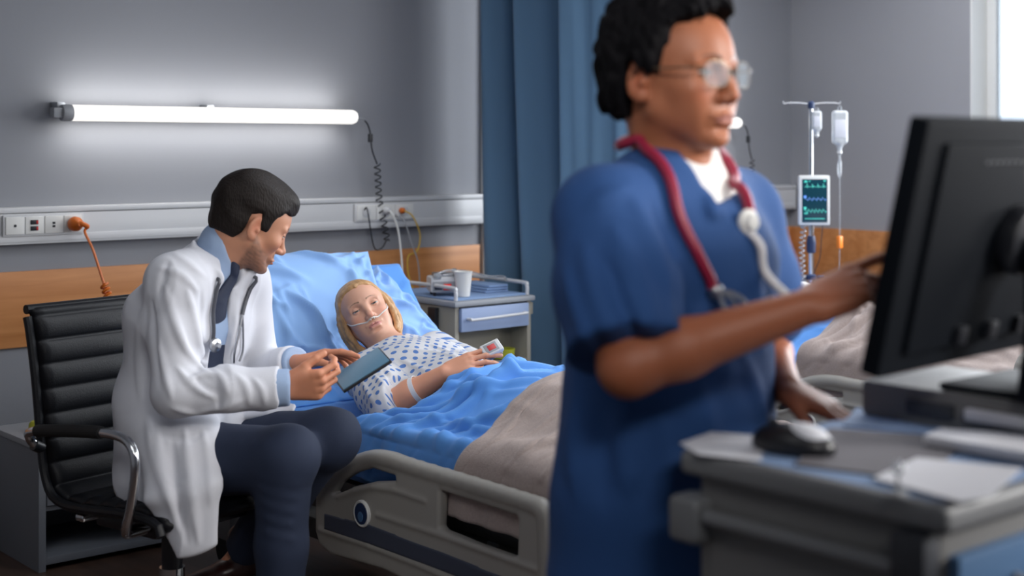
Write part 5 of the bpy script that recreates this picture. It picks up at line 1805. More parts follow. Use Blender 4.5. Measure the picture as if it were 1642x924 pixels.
# creases
for pts, am, wd in [
    ([(262, 455), (280, 510), (300, 565)], .008, .011), ([(300, 465), (318, 530), (330, 600)], .010, .013), ([(272, 500), (300, 560), (345, 610)], .008, .010), ([(345, 490), (352, 550), (352, 600)], .006, .011),
    ([(252, 540), (262, 590), (275, 640)], .008, .011), ([(285, 590), (310, 618), (345, 640)], .009, .010), ([(275, 655), (310, 662), (340, 655)], .008, .010), ([(300, 612), (325, 600), (352, 602)], .010, .009),
    ([(330, 658), (360, 652), (390, 640)], .008, .010), ([(340, 590), (358, 610), (366, 634)], .010, .009), ([(378, 600), (395, 620), (400, 650)], .008, .010), ([(405, 605), (420, 625), (425, 650)], .006, .009),
    ([(228, 500), (222, 570), (225, 640)], .008, .014), ([(242, 440), (232, 500), (234, 560)], .006, .012), ([(275, 405), (300, 420), (330, 445)], .007, .011), ([(255, 430), (290, 440), (320, 470)], .006, .010),
    ([(250, 690), (262, 760), (285, 850)], .011, .014), ([(296, 690), (305, 770), (318, 870)], .011, .013), ([(235, 670), (245, 730), (268, 800)], .010, .013), ([(325, 690), (335, 740), (338, 810)], .008, .011), ([(275, 700), (282, 780), (300, 870)], -.010, .012),
    ([(245, 480), (248, 550), (256, 620)], -.014, .010), ([(322, 470), (326, 530), (328, 592)], -.012, .010), ([(310, 600), (330, 622), (352, 628)], -.008, .008), ([(345, 618), (352, 640), (352, 660)], -.008, .008),
    ([(240, 668), (250, 720), (268, 772), (322, 774)], .0035, .006), ([(330, 690), (300, 705), (262, 700)], -.006, .010), ([(270, 420), (262, 450), (258, 480)], -.007, .010)]:
    S.fold_px(pts, 3.65, am, wd)
S.wrinkle(cloth_noise(.0045, 22, 41, (1, 1, .7)))
coat = sdf_obj('lab_coat', S, .0058, 'coat_white', doc)
pk = at(288, 742, 3.52)

# stethoscope around the doctor's neck
st = thing('stethoscope', 'dark stethoscope hanging under the white coat lapel of the seated doctor', 'stethoscope', nek)
pth = [che + tl * .07 + tf * .150 + dZ * .02, nek + tl * .075 + tf * .085 - dZ * .03, nek + tl * .080 + dZ * .045, nek - tf * .078 + dZ * .062, nek - tl * .080 + dZ * .045 + tf * .01, nek - tl * .072 + tf * .085 - dZ * .03, che - tl * .050 + tf * .150 + dZ * .06, che - tl * .045 + tf * .152 - dZ * .035]
pth = catmull(pth, 4); _off = np.where((np.arange(len(pth)) > 3) & (np.arange(len(pth)) < 21), -.020, .006)
pth = list(S.rest(pth, _off, .12))
MB().tube(catmull(pth, 3), .0052, 10).build('tube', 'tube_grey', st)
e_ = pth[-1] + tf * .006
MB().lathe(e_ - dZ * .012 - tf * .004, [(.0, 0), (.017, .001), (.019, .006), (.017, .011), (.008, .014), (.006, .022)], 22, tf).build('chest_piece', 'steel', st)
for sd in (-1, 1):
    MB().tube(catmull([pth[0], *S.rest([pth[0] - dZ * .05 + tl * sd * .012, pth[0] - dZ * .10 + tl * sd * .022, pth[0] - dZ * .13 + tl * sd * .012], .006)], 5), .003, 8).build('ear_tube', 'steel', st)

# tablet in his hands
tA = at(532, 603, 3.76); tB = tA + dR * .117 + dZ * .072 + dF * .03; tD = tA + dR * .034 - dZ * .018 - dF * .13
MT_ = frame(tA, tB - tA, tD - tA)
if MT_[2, 2] < 0: MT_[:3, 2] *= -1; MT_[:3, 1] *= 1
tw, th_ = .145, .150
tab = thing('tablet_computer', 'light blue tablet computer held between the hands of the seated doctor', 'tablet', tA)
MB().box((0, 0, -.009), (tw, th_, -.001), .004, MT_).build('shell', 'dark_plastic', tab)
MB().box((.004, .004, -.0012), (tw - .004, th_ - .004, .0008), .0008, MT_).build('screen', 'tablet_shell', tab)
# ------------------------------------------------------------------ the patient in bed
al = math.radians(50)
UPS = np.array([0, math.cos(al), math.sin(al)]); NRM = np.array([0, -math.sin(al), math.cos(al)])


def tilt_frame(c, roll):
    x = np.array([1.0, 0, 0]) * math.cos(roll) + UPS * math.sin(roll)
    return frame(c, x, np.cross(NRM, x))


H2 = Head(at(586, 503, 4.66), -dF * .95 + dZ * .40 + dR * .08, dZ * .86 - dR * .50 + dF * .25, .98)
H2.gaze = 0
MA = tilt_frame(at(478, 486, 4.74) - NRM * .01, math.radians(-4))
MBp = tilt_frame(at(600, 514, 4.93) - NRM * .045, math.radians(25))


def local(M, p): return np.array(M)[:3, :3].T @ (p - np.array(M)[:3, 3])


hb = H2.w(-.06, 0, .0)
qa, qb = local(MA, hb), local(MBp, hb)
pillow('pillow', 'large pale blue pillow propped behind the left side of the patient head', MA, .36, .225, .085, 5, dents=[(qa[0], qa[1], .16, .085)], group='pale blue pillows')
pillow('pillow', 'pale blue pillow with a pointed corner jutting out right of the patient head', MBp, .25, .17, .075, 9, dents=[(qb[0], qb[1], .16, .085)], group='pale blue pillows')

pt = thing('person', 'blonde woman in a dotted hospital gown lying in bed with a nasal tube', 'person', (2.66, 3.4, .58))
n2 = at(628, 566, 4.58); c2 = at(674, 602, 4.46); b2 = at(740, 624, 4.30); g2 = at(805, 656, 4.12)
ax2 = (g2 - n2) / np.linalg.norm(g2 - n2)
lat = np.array([1.0, .12, .08]); lat = lat - ax2 * ax2.dot(lat); lat /= np.linalg.norm(lat)
upb = np.cross(lat, ax2); upb = upb if upb[2] > 0 else -upb
s2R = at(588, 604, 4.44); s2L = at(698, 566, 4.74)
e2R = at(628, 648, 4.16); w2R = at(712, 600, 4.12)
e2L = at(768, 596, 4.62); w2L = np.array([2.83, 3.12, .665])
k2R = np.array([2.57, 2.80, .665]); k2L = np.array([2.76, 2.80, .665]); f2R = np.array([2.60, 2.50, .625]); f2L = np.array([2.74, 2.50, .625])
B = SDF(); H2.skin(B, lid=-.06, lid2=-.30, jaw=.94, lips=1.15, nose=.85, mouth=1.8, female=True)
nb2 = H2.w(-.03, 0, -.06)
B.econe(nb2, n2 - upb * .01, (.050, .050), (.055, .05), lat, .03)
B.cone(H2.w(.01, 0, -.085), n2 + upb * .03, .036, .04, .03)
B.econe(n2 + ax2 * .07, c2, (.13, .06), (.15, .085), lat, .04); B.econe(c2, b2, (.15, .085), (.13, .080), lat, .05); B.econe(b2, g2, (.13, .08), (.15, .085), lat, .05)
B.cone(s2R, n2 + ax2 * .03, .045, .04, .04); B.cone(s2L, n2 + ax2 * .03, .045, .04, .04)
B.chain([s2R, e2R], [.046, .037], .02); B.chain([e2R, e2R + (w2R - e2R) * .35, w2R], [.037, .038, .0255], .02)
B.chain([s2L, e2L, w2L], [.044, .035, .024], .02)
B.chain([g2 - lat * .08, k2R, f2R], [.066, .046, .034], .03); B.chain([g2 + lat * .08, k2L, f2L], [.066, .046, .034], .03)
B.cone(f2R, f2R + (0, -.03, .045), .032, .024, .02); B.cone(f2L, f2L + (0, -.03, .045), .032, .024, .02)
hd2 = at(772, 574, 4.13) - w2R
tp2 = hand(B, w2R, hd2, -dZ * .80 + dF * .55, dF * .75 + dZ * .45, [(.16, .22, .12), (.22, .3, .15), (.30, .35, .2), (.36, .4, .2)], .95, .05, (.25, .25, .1), tout=.45)
hand(B, w2L, dR * .5 - dF * .6 - dZ * .1, -dZ, dF * .5 + dR * .5, [(.3, .3, .2)] * 4, .93, .06)


def pat_col(P):
    C = H2.colour(P, SKP * .96, np.array([.60, .24, .22]), (.13, .075, .040), (.05, .10, .14), -.06, -.30, blush=.13, browthick=.0034, browlift=.001)
    far = np.linalg.norm(P - H2.o, axis=1) > .17
    C[far] = SKP * np.array([.93, .80, .72])
    nail = np.zeros(len(P), bool)
    return C


finish_body('body', B, H2, pt, 'skin_pale', .0055, True, [(H2.o, .18), (w2R + hd2 * .9, .14)], pat_col)
# hair: swept back from the forehead, falling beside the face
S = H2.hair(.009, .008, [(-.16, -.14), (-.06, -.14), (-.040, -.10), (-.030, -.03), (-.010, .010), (.016, .020), (.034, .038), (.050, .056), (.064, .070), (.080, .077), (.12, .082)], .0004, 70, back=.012, seed=3)
HS = SDF()
for sd, ln_ in ((-1, 1.0), (1, .85)):
    for j, (dx_, dy_, r_) in enumerate([(.010, -.004, .009), (.000, .004, .012), (-.014, .008, .012), (-.028, .004, .013), (-.046, -.002, .016)]):
        p = [(.030 - .012 * j, sd * (.062 + dy_), .058 - .006 * j), (.014 + dx_ * .6 - .01 * j, sd * (.082 + dy_), .010), (.004 + dx_ - .008 * j, sd * (.086 + dy_), -.045), (.006 + dx_ - .006 * j, sd * (.078 + dy_), -.095 * ln_), (.016 + dx_, sd * (.064 + dy_ * .5), (-.118 - .012 * (j % 3)) * ln_)]
        q = [H2.w(*v) for v in catmull(p, 4)]
        rr = np.interp(np.linspace(0, 1, len(q)), [0, .3, .8, 1], [.008, r_ * .85, r_ * .8, .005]) * H2.sc
        HS.chain(q, rr, .007)


def strand(P):
    L = H2.loc(P)
    a = np.arctan2(L[:, 1], L[:, 2] + .13)
    return -.0022 * snoise(np.stack([L[:, 0] * 1.6, a * .12, L[:, 2] * .12], 1), 170, 9) - .0012 * snoise(np.stack([L[:, 0] * 1.6, a * .2, L[:, 2] * .15], 1), 420, 10)


HS.p = S.p + HS.p
HS.post = S.post
HS.wrinkle(strand)
sdf_obj('hair', HS, .0036, 'hair_blond', pt, 1)

# gown
S = SDF()
sl0 = s2R + (e2R - s2R) * .05
S.chain([s2R, s2R + (e2R - s2R) * .55, e2R + (e2R - s2R) * .05], [.068, .074, .076], .03)
cuff_cut(S, e2R - (w2R - e2R) * .3, e2R + (w2R - e2R) * .13, .09, .06)
S.chain([s2L, s2L + (e2L - s2L) * .8], [.062, .066], .03)
S.econe(n2 + ax2 * .065 - upb * .005, c2, (.145, .075), (.168, .102), lat, .04); S.econe(c2, b2, (.168, .102), (.150, .095), lat, .05); S.econe(b2, g2, (.15, .09), (.16, .075), lat, .05)
S.cone(s2R, n2 + ax2 * .045, .060, .050, .04); S.cone(s2L, n2 + ax2 * .045, .060, .050, .04)
for sd in (-1, 1):
    S.ell(c2 + lat * sd * .075 + upb * .050 + ax2 * .01, (.060, .060, .040), None, .05)
S.cone(n2 + upb * .065 - ax2 * .02, n2 + upb * .05 + ax2 * .045, .052, .022, .012, 's')
S.cone(n2 + upb * .03 - ax2 * .03, nb2, .058, .062, .012, 's')
for pts, am, wd in [([(640, 575), (670, 590), (700, 602)], .006, .009), ([(612, 592), (635, 605), (655, 612)], .008, .009), ([(600, 602), (618, 620), (632, 642)], .009, .008), ([(580, 612), (590, 632), (604, 650)], .008, .009),
                    ([(690, 552), (720, 565), (745, 588)], .006, .009), ([(655, 562), (695, 564), (735, 574)], .006, .008), ([(640, 602), (665, 612), (690, 615)], .009, .009), ([(612, 590), (628, 612), (640, 640)], -.010, .008), ([(650, 620), (680, 612), (715, 590)], -.006, .008)]:
    S.fold_px(pts, 4.4, am, wd)
S.wrinkle(cloth_noise(.0035, 24, 51))
V, F = S.mesh(.0058, 2)
gown = mesh_from('hospital_gown', V, F, 'gown_cotton', pt)
uvd = np.zeros((len(V), 3), np.float32)
q = V - n2
arm = (e2R - s2R) / np.linalg.norm(e2R - s2R)
uvd[:, 0] = q @ ax2; uvd[:, 1] = np.arctan2(q @ lat, q @ upb + .02) * .135
ta_ = np.clip((V - s2R) @ arm, 0, np.linalg.norm(e2R - s2R)); rad_ = V - s2R - ta_[:, None] * arm
onarm = (np.linalg.norm(rad_, axis=1) < .092) & (((V - s2R) @ lat) < .05)
au_ = np.cross(arm, dF); au_ /= np.linalg.norm(au_); av_ = np.cross(arm, au_)
uvd[onarm, 0] = ((V - s2R) @ arm)[onarm]; uvd[onarm, 1] = (np.arctan2(rad_ @ au_, rad_ @ av_) * .076)[onarm]
a_ = gown.data.attributes.new('uvd', 'FLOAT_VECTOR', 'POINT'); a_.data.foreach_set('vector', uvd.ravel())

# wristband, oximeter, cannula
fd = (w2R - e2R) / np.linalg.norm(w2R - e2R); wbp = e2R + (w2R - e2R) * .46
u_ = np.cross(fd, [0, 0, 1.0]); u_ /= np.linalg.norm(u_); v_ = np.cross(fd, u_)
prof = []
wb = MB()
ring = [wbp + .0395 * (math.cos(a) * u_ + math.sin(a) * v_) for a in np.linspace(0, 2 * math.pi, 41)[:-1]]
n_ = len(ring); VV = []; FF = []
for i, a in enumerate(np.linspace(0, 2 * math.pi, 41)[:-1]):
    for (rr, hh) in ((.0388, -.0125), (.0402, -.0125), (.0402, .0125), (.0388, .0125)):
        VV.append(wbp + fd * hh + rr * (math.cos(a) * u_ + math.sin(a) * v_))
for i in range(n_):
    j = (i + 1) % n_
    for k in range(4): FF.append([i * 4 + k, i * 4 + (k + 1) % 4, j * 4 + (k + 1) % 4, j * 4 + k])
wb.add(VV, FF)
props(wb.build('wristband', 'wrist_white', None, True, 50, base=wbp), 'white patient wristband around the forearm of the woman in bed', 'wristband')
ox = tp2[0]; od = (tp2[0] - w2R) / np.linalg.norm(tp2[0] - w2R)
oxm = thing('pulse_oximeter', 'white finger clip with a red window on the patient index finger', 'pulse oximeter', ox)
Mo = frame(ox - od * .014, od, np.cross(-dF * .75 + dZ * .65, od))
zz = Mo[:3, 2]; sg = 1 if zz[2] > 0 else -1
MB().box((-.030, -.0215, .002 * sg if sg > 0 else -.019), (.032, .0215, .019 if sg > 0 else -.002), .006, Mo, 3).build('upper_shell', 'white_plastic', oxm)
MB().box((-.030, -.0195, -.017 if sg > 0 else .003), (.030, .0195, -.003 if sg > 0 else .017), .006, Mo, 3).build('lower_shell', 'grey_plastic', oxm)
zt0, zt1 = sorted((sg * .0185, sg * .0200))
MB().box((-.020, -.015, zt0), (.020, .015, zt1), .002, Mo).build('bezel', 'grey_plastic', oxm)
zt2, zt3 = sorted((sg * .0195, sg * .0208))
MB().box((-.011, -.009, zt2), (.013, .009, zt3), .002, Mo).build('window', 'red_plastic', oxm)
can = thing('nasal_cannula', 'clear nasal tube running across the cheeks of the woman in bed', 'nasal tube', H2.o)
pc = [H2.w(-.005, .086, .020), H2.w(.020, .076, -.008), H2.w(.055, .0640, -.028), H2.w(.078, .046, -.042), H2.w(.094, .020, -.053), H2.w(.1045, 0, -.0550), H2.w(.094, -.020, -.053), H2.w(.078, -.046, -.042), H2.w(.055, -.0640, -.028), H2.w(.020, -.076, -.008), H2.w(-.005, -.086, .020)]
pc = list(B.rest(catmull(pc, 5), .0016, .03))
MB().tube(catmull(pc, 2), .0021, 8).build('tube', 'trim_white', can)
for sd in (-1, 1):
    MB().tube(catmull([H2.w(.1035, sd * .006, -.0560), H2.w(.1015, sd * .0062, -.0510), H2.w(.0985, sd * .0062, -.0475)], 4), .0018, 8).build('prong', 'trim_white', can)


# ------------------------------------------------------------------ covers on the two beds
def cover_height(x, y, cx, hip=.728, knee=.735, foot=.695, hw=.25):
    ridge = np.interp(y, [2.38, 2.46, 2.55, 2.82, 3.0, 3.25, 3.5], [.60, foot - .02, foot, knee, knee - .012, hip, hip])
    b = np.exp(-(np.abs((x - cx) / hw)) ** 3.2)
    return MT + .016 + (ridge - MT - .016) * b


def drape(name, label, cat, dx, y0f, y1, m, lift, hang, thick, seed, group, lines, amp=1.0, ny=150, side=.415, near_out=.0, hem=None, rb=.024):
    nx = 170
    v = np.linspace(0, 1, ny)
    s = np.linspace(-1, 1, nx)                    # across: |s|>.76 hangs over the side
    P = np.zeros((ny, nx, 3))
    for i in range(ny):
        top = np.abs(s) < .70
        y0 = y0f(s)
        y = y0 + (y1 - y0) * v[i]
        xx = np.where(top, s / .70 * (side - .02), np.sign(s) * (side - .02))
        over = np.clip((np.abs(s) - .70) / .30, 0, 1)
        h_ = hang if hem is None else hem(y)
        ang = np.clip(over * h_ / (rb * 1.6), 0, 1) * math.pi / 2
        xx = np.where(top, xx * (side - rb) / (side - .02), np.sign(s) * (side - rb)) + np.sign(s) * rb * np.sin(ang)
        zz = cover_height(2.70 + xx, y, 2.66) + lift
        zz = zz - rb * (1 - np.cos(ang)) - np.clip(over * h_ - rb * 1.6, 0, 9)
        P[i, :, 0] = 2.70 + xx; P[i, :, 1] = y; P[i, :, 2] = zz
    S_, T_ = np.meshgrid(s * .6, v * 1.0)
    f = amp * crease_field(S_, T_, (-.6, .6), (0, 1), 70, math.radians(75), .6, (.10, .5), (.003, .012), (.008, .020), seed)
    f = f + amp * crease_field(S_, T_, (-.6, .6), (0, 1), 26, math.radians(15), .5, (.10, .4), (.004, .012), (.010, .022), seed + 1)
    f = f + creases(S_, T_, lines)
    # push along the local normal
    N = np.cross(np.gradient(P, axis=1), np.gradient(P, axis=0)); N /= np.linalg.norm(N, axis=2)[..., None] + 1e-9
    N[N[..., 2] < -.3] *= -1
    P = P + N * (f * (1 - .75 * np.clip((np.abs(s) - .70) / .06, 0, 1))[None])[..., None]
    P[..., 0] = np.clip(P[..., 0], 2.272 - near_out, 9)
    # hanging folds
    ov = np.clip((np.abs(s) - .72) / .28, 0, 1)[None]
    P[..., 0] -= np.sign(s)[None] * ov * .004 * (1 + np.sin(P[..., 1] * 55 + seed))
    P[..., 0] += dx
    base = np.array([2.70 + dx, float(P[..., 1].mean()), MT])
    o = grid(name, P, m, None, thick, base=base)
    return props(o, label, cat, group)


def top_edge(s): return 3.265 + .05 * np.sin(s * 5) - .02 * s + .10 * np.clip((-s - .55) / .2, 0, 1)


L1 = [(-.55, .05, .25, .12, .012, .018), (-.50, .12, .10, .30, .013, .018), (-.42, .02, -.10, .35, .012, .016), (-.30, .0, .05, .45, .012, .015), (-.55, .25, -.05, .22, .012, .020), (-.1, .0, .2, .3, .012, .015),
      (-.40, .35, .1, .60, .012, .016), (-.45, .10, -.42, .60, .014, .020), (-.36, .18, -.33, .62, .010, .016)]
drape('bed_sheet', 'blue bed sheet pulled over the legs of the woman in bed', 'sheet', 0, top_edge, 2.44, 'blue_sheet', .012, .17, .005, 61, 'blue sheets over the beds', [(a, b, c, d, e * 2.0, f * .75) for a, b, c, d, e, f in L1], 1.5)
# rolled top hem of the sheet lying along the near edge
drape('blanket', 'grey brown blanket at the foot of the bed with the blonde woman', 'blanket', 0, lambda s: 2.86 + .05 * np.clip(s + .3, -1, 1) + .012 * np.sin(s * 9) + .09 * np.clip((-s - .72) / .2, 0, 1), 2.425, 'grey_blanket', .040, .23, .012, 75, 'grey brown blankets', [(-.5, .1, -.3, .8, .008, .03), (-.25, 0, -.05, .8, .007, .03)], .6, near_out=.020, side=.440, rb=.065)
drape('bed_sheet', 'blue bed sheet on the far bed behind the nurse arm', 'sheet', DX2, lambda s: 3.62 + .03 * np.sin(s * 4), 2.44, 'blue_sheet', .012, .16, .005, 81, 'blue sheets over the beds', [], .35)
L2 = [(-.5, .0, .1, .18, .02, .02), (-.45, .05, .1, .30, .02, .02), (-.5, .12, .0, .42, .018, .02), (-.55, .2, -.1, .5, .018, .02), (-.3, .5, .3, .72, .016, .02), (-.4, .6, .2, .85, .016, .02)]
drape('blanket', 'creased grey brown blanket on the far bed behind the screen', 'blanket', DX2, lambda s: 3.36 + .06 * np.sin(s * 3), 2.425, 'grey_blanket', .058, .24, .012, 91, 'grey brown blankets', L2, 1.2, near_out=.020, side=.440, rb=.05)
Mw = tilt_frame(np.array([2.66 + DX2, 3.93, .80]), math.radians(6))
pillow('pillow', 'white pillow on the raised back of the far bed', Mw, .30, .20, .075, 15, m='trim_white', group=None)
qq = at(1284, 470, 5.86)
S = SDF()
S.econe(qq - dR * .05 - dZ * .015, qq + dR * .02 - dZ * .01, (.04, .05), (.03, .05), dZ, .03)
S.econe(qq - dZ * .05 - dR * .04, np.array([qq[0], qq[1], .76]), (.06, .06), (.07, .08), dR, .04)
S.wrinkle(cloth_noise(.010, 30, 77))
V, F = S.mesh(.007, 1)
props(mesh_from('folded_gown', V, F, 'undershirt', None, base=(qq[0], qq[1], .74)), 'crumpled white gown heaped on the far bed near the drip stand', 'gown')
# ------------------------------------------------------------------ the standing nurse
H3 = Head(at(1084, 119, 2.25), dR * .72 - dF * .69 + dZ * .02, dZ, 1.03)
n3 = at(1082, 290, 2.28); c3 = at(1085, 410, 2.27); w3 = at(1072, 590, 2.27); g3 = at(1066, 770, 2.27)
l3 = dF * .75 + dR * .66; f3 = dR * .75 - dF * .66
s3R = at(972, 352, 2.13); s3L = at(1180, 348, 2.40)
e3R = at(1008, 588, 1.99); w3R = at(1292, 494, 2.00)
e3L = at(1222, 545, 2.47); w3L = at(1258, 622, 2.27)
hp3R = g3 - l3 * .085 - dZ * .03; hp3L = g3 + l3 * .085 - dZ * .03
k3R = hp3R - dZ * .40 + f3 * .02; k3L = hp3L - dZ * .40 + f3 * .02
a3R = np.array([k3R[0], k3R[1], .085]) - f3 * .03; a3L = np.array([k3L[0], k3L[1], .085]) - f3 * .03
nur = thing('person', 'standing nurse in blue scrubs and glasses pointing at the computer screen', 'person', (g3[0], g3[1], 0))
B = SDF(); H3.skin(B, lid=.12, lid2=-.40, jaw=.90, lips=1.15, nose=.7, mouth=1.0, female=True)
nb3 = H3.w(-.034, 0, -.06)
B.econe(nb3, n3, (.054, .054), (.062, .060), l3, .03); B.cone(H3.w(.0, 0, -.08), n3 + f3 * .02, .040, .046, .03)


def torso3(S, off, k=.05):
    S.econe(n3 - dZ * .045, c3, (.11 + off, .085 + off), (.165 + off, .118 + off), l3, k)
    S.econe(c3, w3, (.165 + off, .120 + off), (.150 + off, .115 + off), l3, k)
    S.econe(w3, g3, (.150 + off, .115 + off), (.180 + off, .130 + off), l3, k)
    S.cone(s3R, n3 - dZ * .03, .054 + off, .05 + off, k); S.cone(s3L, n3 - dZ * .03, .054 + off, .05 + off, k)


torso3(B, -.012)
B.chain([s3R, e3R], [.046, .041], .02); B.chain([e3R, e3R + (w3R - e3R) * .3, w3R], [.041, .040, .0265], .02)
B.chain([s3L, e3L], [.046, .040], .02); B.chain([e3L, e3L + (w3L - e3L) * .3, w3L], [.040, .038, .026], .02)
for (h_, k_, a_) in ((hp3R, k3R, a3R), (hp3L, k3L, a3L)):
    B.chain([h_, k_, a_], [.078, .052, .036], .03)
    B.cone(a_ - dZ * .03, a_ + f3 * .13 - dZ * .055, .034, .024, .02)
hand(B, w3R, dR * .88 + dZ * .38 + dF * .12, -dZ * .75 + dF * .5 + dR * .2, dF * .75 + dZ * .5, [(.10, .12, .08), (.65, .8, .4), (.8, .9, .5), (.9, .9, .5)], .98, .05, (.5, .4, .2), tout=.5)
hand(B, w3L, dR * .72 - dF * .62 - dZ * .30, -dZ * .95 - dF * .2 + dR * .1, -dR * .7 - dF * .6, [(.10, .35, .25), (.12, .38, .25), (.15, .38, .25), (.2, .4, .25)], .96, .10, (.1, .2, .1), tout=.5)


def nur_col(P):
    C = H3.colour(P, SKB, np.array([.30, .105, .085]), (.022, .013, .010), (.025, .014, .009), .12, -.40, blush=.10, browthick=.0040)
    far = np.linalg.norm(P - H3.o, axis=1) > .19
    C[far] = SKB * np.array([1.0, .9, .86])
    return C


finish_body('body', B, H3, nur, 'skin_brown', .006, True, [(H3.o, .19), (w3R + dR * .09, .15), (w3L + dR * .07 - dF * .06, .15)], nur_col)
# cropped curls
S = H3.hair(.034, .021, [(-.2, -.075), (-.085, -.072), (-.050, -.064), (-.038, -.030), (-.030, .012), (-.006, .020), (.006, .000), (.022, -.004), (.030, .030), (.044, .062), (.064, .082), (.084, .090), (.12, .098)], .0, 90, back=.006, seed=12)


def curls(P):
    L = H3.loc(P)
    return -.009 * np.abs(snoise(L, 210, 31)) - .005 * snoise(L, 90, 32) + .003


S.wrinkle(curls)
sdf_obj('hair', S, .004, 'hair_black', nur, 1)
# white undershirt
S = SDF(); torso3(S, .004, .05)
S.econe(n3 - dZ * .03, n3 + dZ * .030 + f3 * .004, (.074, .072), (.068, .066), l3, .02)
S.cone(n3 + dZ * .05, n3 + dZ * .016, .062, .060, .006, 's')
S.wrinkle(cloth_noise(.002, 30, 61))
sdf_obj('undershirt', S, .007, 'undershirt', nur)
# scrub trousers
S = SDF()
S.econe(g3 - dZ * .02, g3 + dZ * .08, (.172, .125), (.155, .115), l3, .04)
for (h_, k_, a_) in ((hp3R, k3R, a3R), (hp3L, k3L, a3L)):
    S.chain([h_, k_, a_ + dZ * .0], [.098, .085, .078], .04); cuff_cut(S, k_, a_ + dZ * .01, .09, .06)
S.wrinkle(cloth_noise(.006, 16, 71, (1, 1, .4)))
sdf_obj('scrub_trousers', S, .009, 'scrub_trouser', nur)
for a_ in (a3R, a3L):
    S = SDF(); b_ = np.array([a_[0], a_[1], .036])
    S.econe(b_ - f3 * .045, b_ + f3 * .06, (.038, .036), (.044, .032), l3, .02); S.econe(b_ + f3 * .06, b_ + f3 * .155, (.044, .032), (.034, .024), l3, .02)
    S.cone(b_ - f3 * .012, b_ - f3 * .012 + dZ * .03, .038, .036, .02); S.plane(b_ - dZ * .026, -dZ, .004)
    so = sdf_obj('shoe', S, .007, 'undershirt', nur)
    S = SDF(); S.econe(b_ - f3 * .045 - dZ * .027, b_ + f3 * .150 - dZ * .027, (.042, .0085), (.038, .0085), l3, .01); sdf_obj('sole', S, .007, 'grey_plastic', so)
# scrub top with wide short sleeves and a V neck
S = SDF()
d_ = (e3R - s3R)
S.chain([s3R, s3R + d_ * .5, s3R + d_ * .95], [.070, .084, .088], .03)
cuff_cut(S, s3R, s3R + d_ * .90, .10, .08)
d_ = (e3L - s3L)
S.chain([s3L, s3L + d_ * .5, s3L + d_ * .95], [.066, .076, .080], .03)
cuff_cut(S, s3L, s3L + d_ * .90, .10, .08)
torso3(S, .018, .05)
hem = g3 - dZ * .14
S.econe(w3, hem, (.172, .136), (.212, .165), l3, .05)
S.econe(c3 + f3 * .03 - dZ * .02, w3 + f3 * .03, (.15, .11), (.14, .105), l3, .05)
S.plane(hem - dZ * .0, -dZ, .004)
nk = n3 + f3 * .045 + dZ * .02
S.cone(n3 + dZ * .03, n3 + dZ * .10, .070, .09, .008, 's')
vt = at(1157, 358, 2.13)
for sd in (-1, 1):
    S.econe(n3 + f3 * .075 + dZ * .035 + l3 * sd * .030, vt + dZ * .01, (.040, .07), (.006, .05), l3, .006, 's')
S.econe(n3 + f3 * .085 + dZ * .03, vt + dZ * .012, (.062, .08), (.010, .055), l3, .006, 's')
# neckband
for sd in (-1, 1):
    p_ = catmull([n3 - f3 * .072 + dZ * .022, n3 + l3 * sd * .078 + dZ * .022, n3 + l3 * sd * .062 + f3 * .082 - dZ * .014, vt - f3 * .012 + dZ * .012 + l3 * sd * .006], 5)
    for i in range(len(p_) - 1): S.cone(p_[i], p_[i + 1], .0085, .0085, .006)
for pts, am, wd in [([(935, 390), (958, 480), (990, 560)], .012, .016), ([(985, 370), (1020, 450), (1050, 520)], .012, .016), ([(905, 430), (925, 500), (955, 575)], .010, .014), ([(1000, 460), (1030, 505), (1065, 545)], .012, .013),
                    ([(1015, 320), (1050, 400), (1080, 480)], .010, .018), ([(1075, 380), (1100, 460), (1110, 560)], .010, .018), ([(1050, 565), (1120, 580), (1200, 600)], .008, .016), ([(1120, 620), (1135, 690), (1150, 760)], .010, .018),
                    ([(1000, 640), (1003, 720), (1010, 800)], .012, .020), ([(930, 620), (922, 710), (925, 800)], .012, .020), ([(1060, 640), (1072, 720), (1075, 800)], .010, .018), ([(1200, 400), (1215, 480), (1225, 560)], .009, .015),
                    ([(1180, 560), (1210, 620), (1230, 690)], .009, .015), ([(940, 335), (975, 315), (1010, 300)], .007, .013), ([(960, 400), (995, 480), (1025, 540)], -.012, .012), ([(1045, 330), (1075, 420), (1090, 520)], -.010, .014), ([(960, 650), (965, 740), (968, 820)], -.010, .016)]:
    S.fold_px(pts, 2.15, am, wd)
S.wrinkle(cloth_noise(.005, 15, 81, (1, 1, .6)))
sdf_obj('scrub_top', S, .0068, 'scrub_blue', nur)

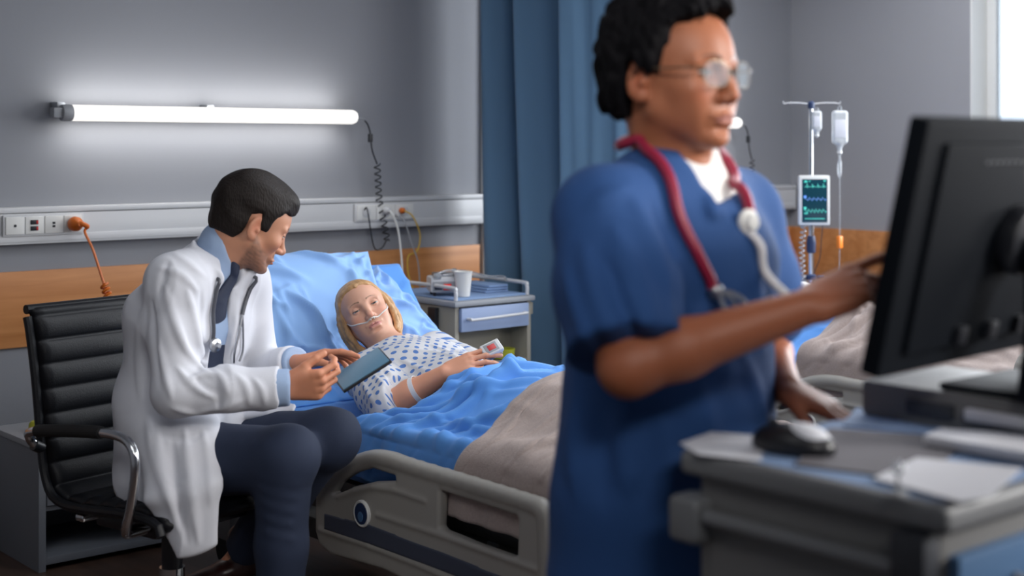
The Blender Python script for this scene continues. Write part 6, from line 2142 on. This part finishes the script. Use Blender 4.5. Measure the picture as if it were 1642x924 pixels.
# glasses
gl = thing('eyeglasses', 'thin-framed eyeglasses worn by the nurse in blue scrubs', 'glasses', H3.w(.1, 0, 0))
for sd in (-1, 1):
    cc = H3.w(.100, sd * .034, -.006)
    a_ = np.linspace(0, 2 * math.pi, 41)[:-1]
    rim = [cc + H3.R @ np.array([-.006 * math.cos(t) * sd * sd - .05 * (.024 * math.cos(t)) * 0, sd * .0245 * np.sign(math.cos(t)) * abs(math.cos(t)) ** .75, .0195 * np.sign(math.sin(t)) * abs(math.sin(t)) ** .75]) for t in a_]
    lp = MB().tube(rim, .0010, 8, closed=True).build('rim', 'rim_metal', gl)
    MB().add(np.concatenate([[cc + H3.R @ np.array([.0012, 0, 0])], np.array(rim) + H3.R @ np.array([.0008, 0, 0]), np.array(rim) - H3.R @ np.array([.0008, 0, 0]), [cc - H3.R @ np.array([.0012, 0, 0])]]),
             [[0, 1 + i, 1 + (i + 1) % 40] for i in range(40)] + [[81, 41 + (i + 1) % 40, 41 + i] for i in range(40)] + [[1 + i, 41 + i, 41 + (i + 1) % 40, 1 + (i + 1) % 40] for i in range(40)]).build('lens', 'lens', gl)
    MB().tube(catmull([H3.w(.094, sd * .060, .002), H3.w(.080, sd * .078, .003), H3.w(.030, sd * .083, .004), H3.w(-.006, sd * .084, .006), H3.w(-.030, sd * .083, -.018)], 6), .0016, 8).build('temple', 'rim_metal', gl)
MB().tube(catmull([H3.w(.1025, -.0095, -.002), H3.w(.1080, 0, .002), H3.w(.1025, .0095, -.002)], 6), .0014, 8).build('bridge', 'rim_metal', gl)

# burgundy stethoscope
ns = thing('stethoscope', 'burgundy stethoscope around the neck of the standing nurse', 'stethoscope', n3)
yj = at(1168, 468, 2.07)
p_ = [yj, at(1128, 400, 2.07), at(1082, 330, 2.10), at(1045, 275, 2.17), at(1027, 240, 2.25), n3 - f3 * .085 + dZ * .070, n3 - f3 * .05 + l3 * .07 + dZ * .065, at(1135, 268, 2.36), at(1165, 300, 2.26), at(1192, 335, 2.19), at(1203, 352, 2.17)]
BODY3 = SDF(); BODY3.p = S.p + B.p; BODY3.post = S.post
q_ = BODY3.rest(catmull(p_, 4), .0085, .15)
MB().tube(catmull(q_, 3), .0088, 12).build('tube', 'tube_burgundy', ns)
yj = q_[0]; p_ = [q_[0], q_[3]]
ds = BODY3.rest([at(1208, 350, 2.155)], .004, .2)[0]
MB().lathe(ds - f3 * .004, [(.0, 0), (.017, .001), (.020, .005), (.020, .010), (.014, .013), (.011, .020), (.0, .021)], 26, (f3 - dF * .3)).build('chest_piece', 'trim_white', ns)
MB().tube(catmull([ds - dZ * .012, *BODY3.rest([at(1226, 392, 2.15), at(1246, 440, 2.145)], .008), at(1268, 480, 2.15)], 6), .0105, 12, flat=.6).build('pale_tube', 'strap_white', ns)
MB().lathe(yj + (0, 0, .006), [(.010, 0), (.013, .004), (.013, .014), (.009, .020)], 18, (yj - p_[1]) / np.linalg.norm(yj - p_[1])).build('yoke', 'steel', ns)
for i, (px_, py_) in enumerate(((1165, 500), (1188, 502), (1200, 492))):
    q_ = at(px_, py_, 2.055)
    MB().tube(catmull([yj, (yj + q_) / 2 + dZ * .004 + dR * .004 * i, q_], 5), .0042, 10).lathe(q_ + dZ * .004, [(.003, 0), (.0085, .003), (.0095, .010), (.006, .016)], 14, (0, 0, -1)).build('ear_tube', 'steel', ns)
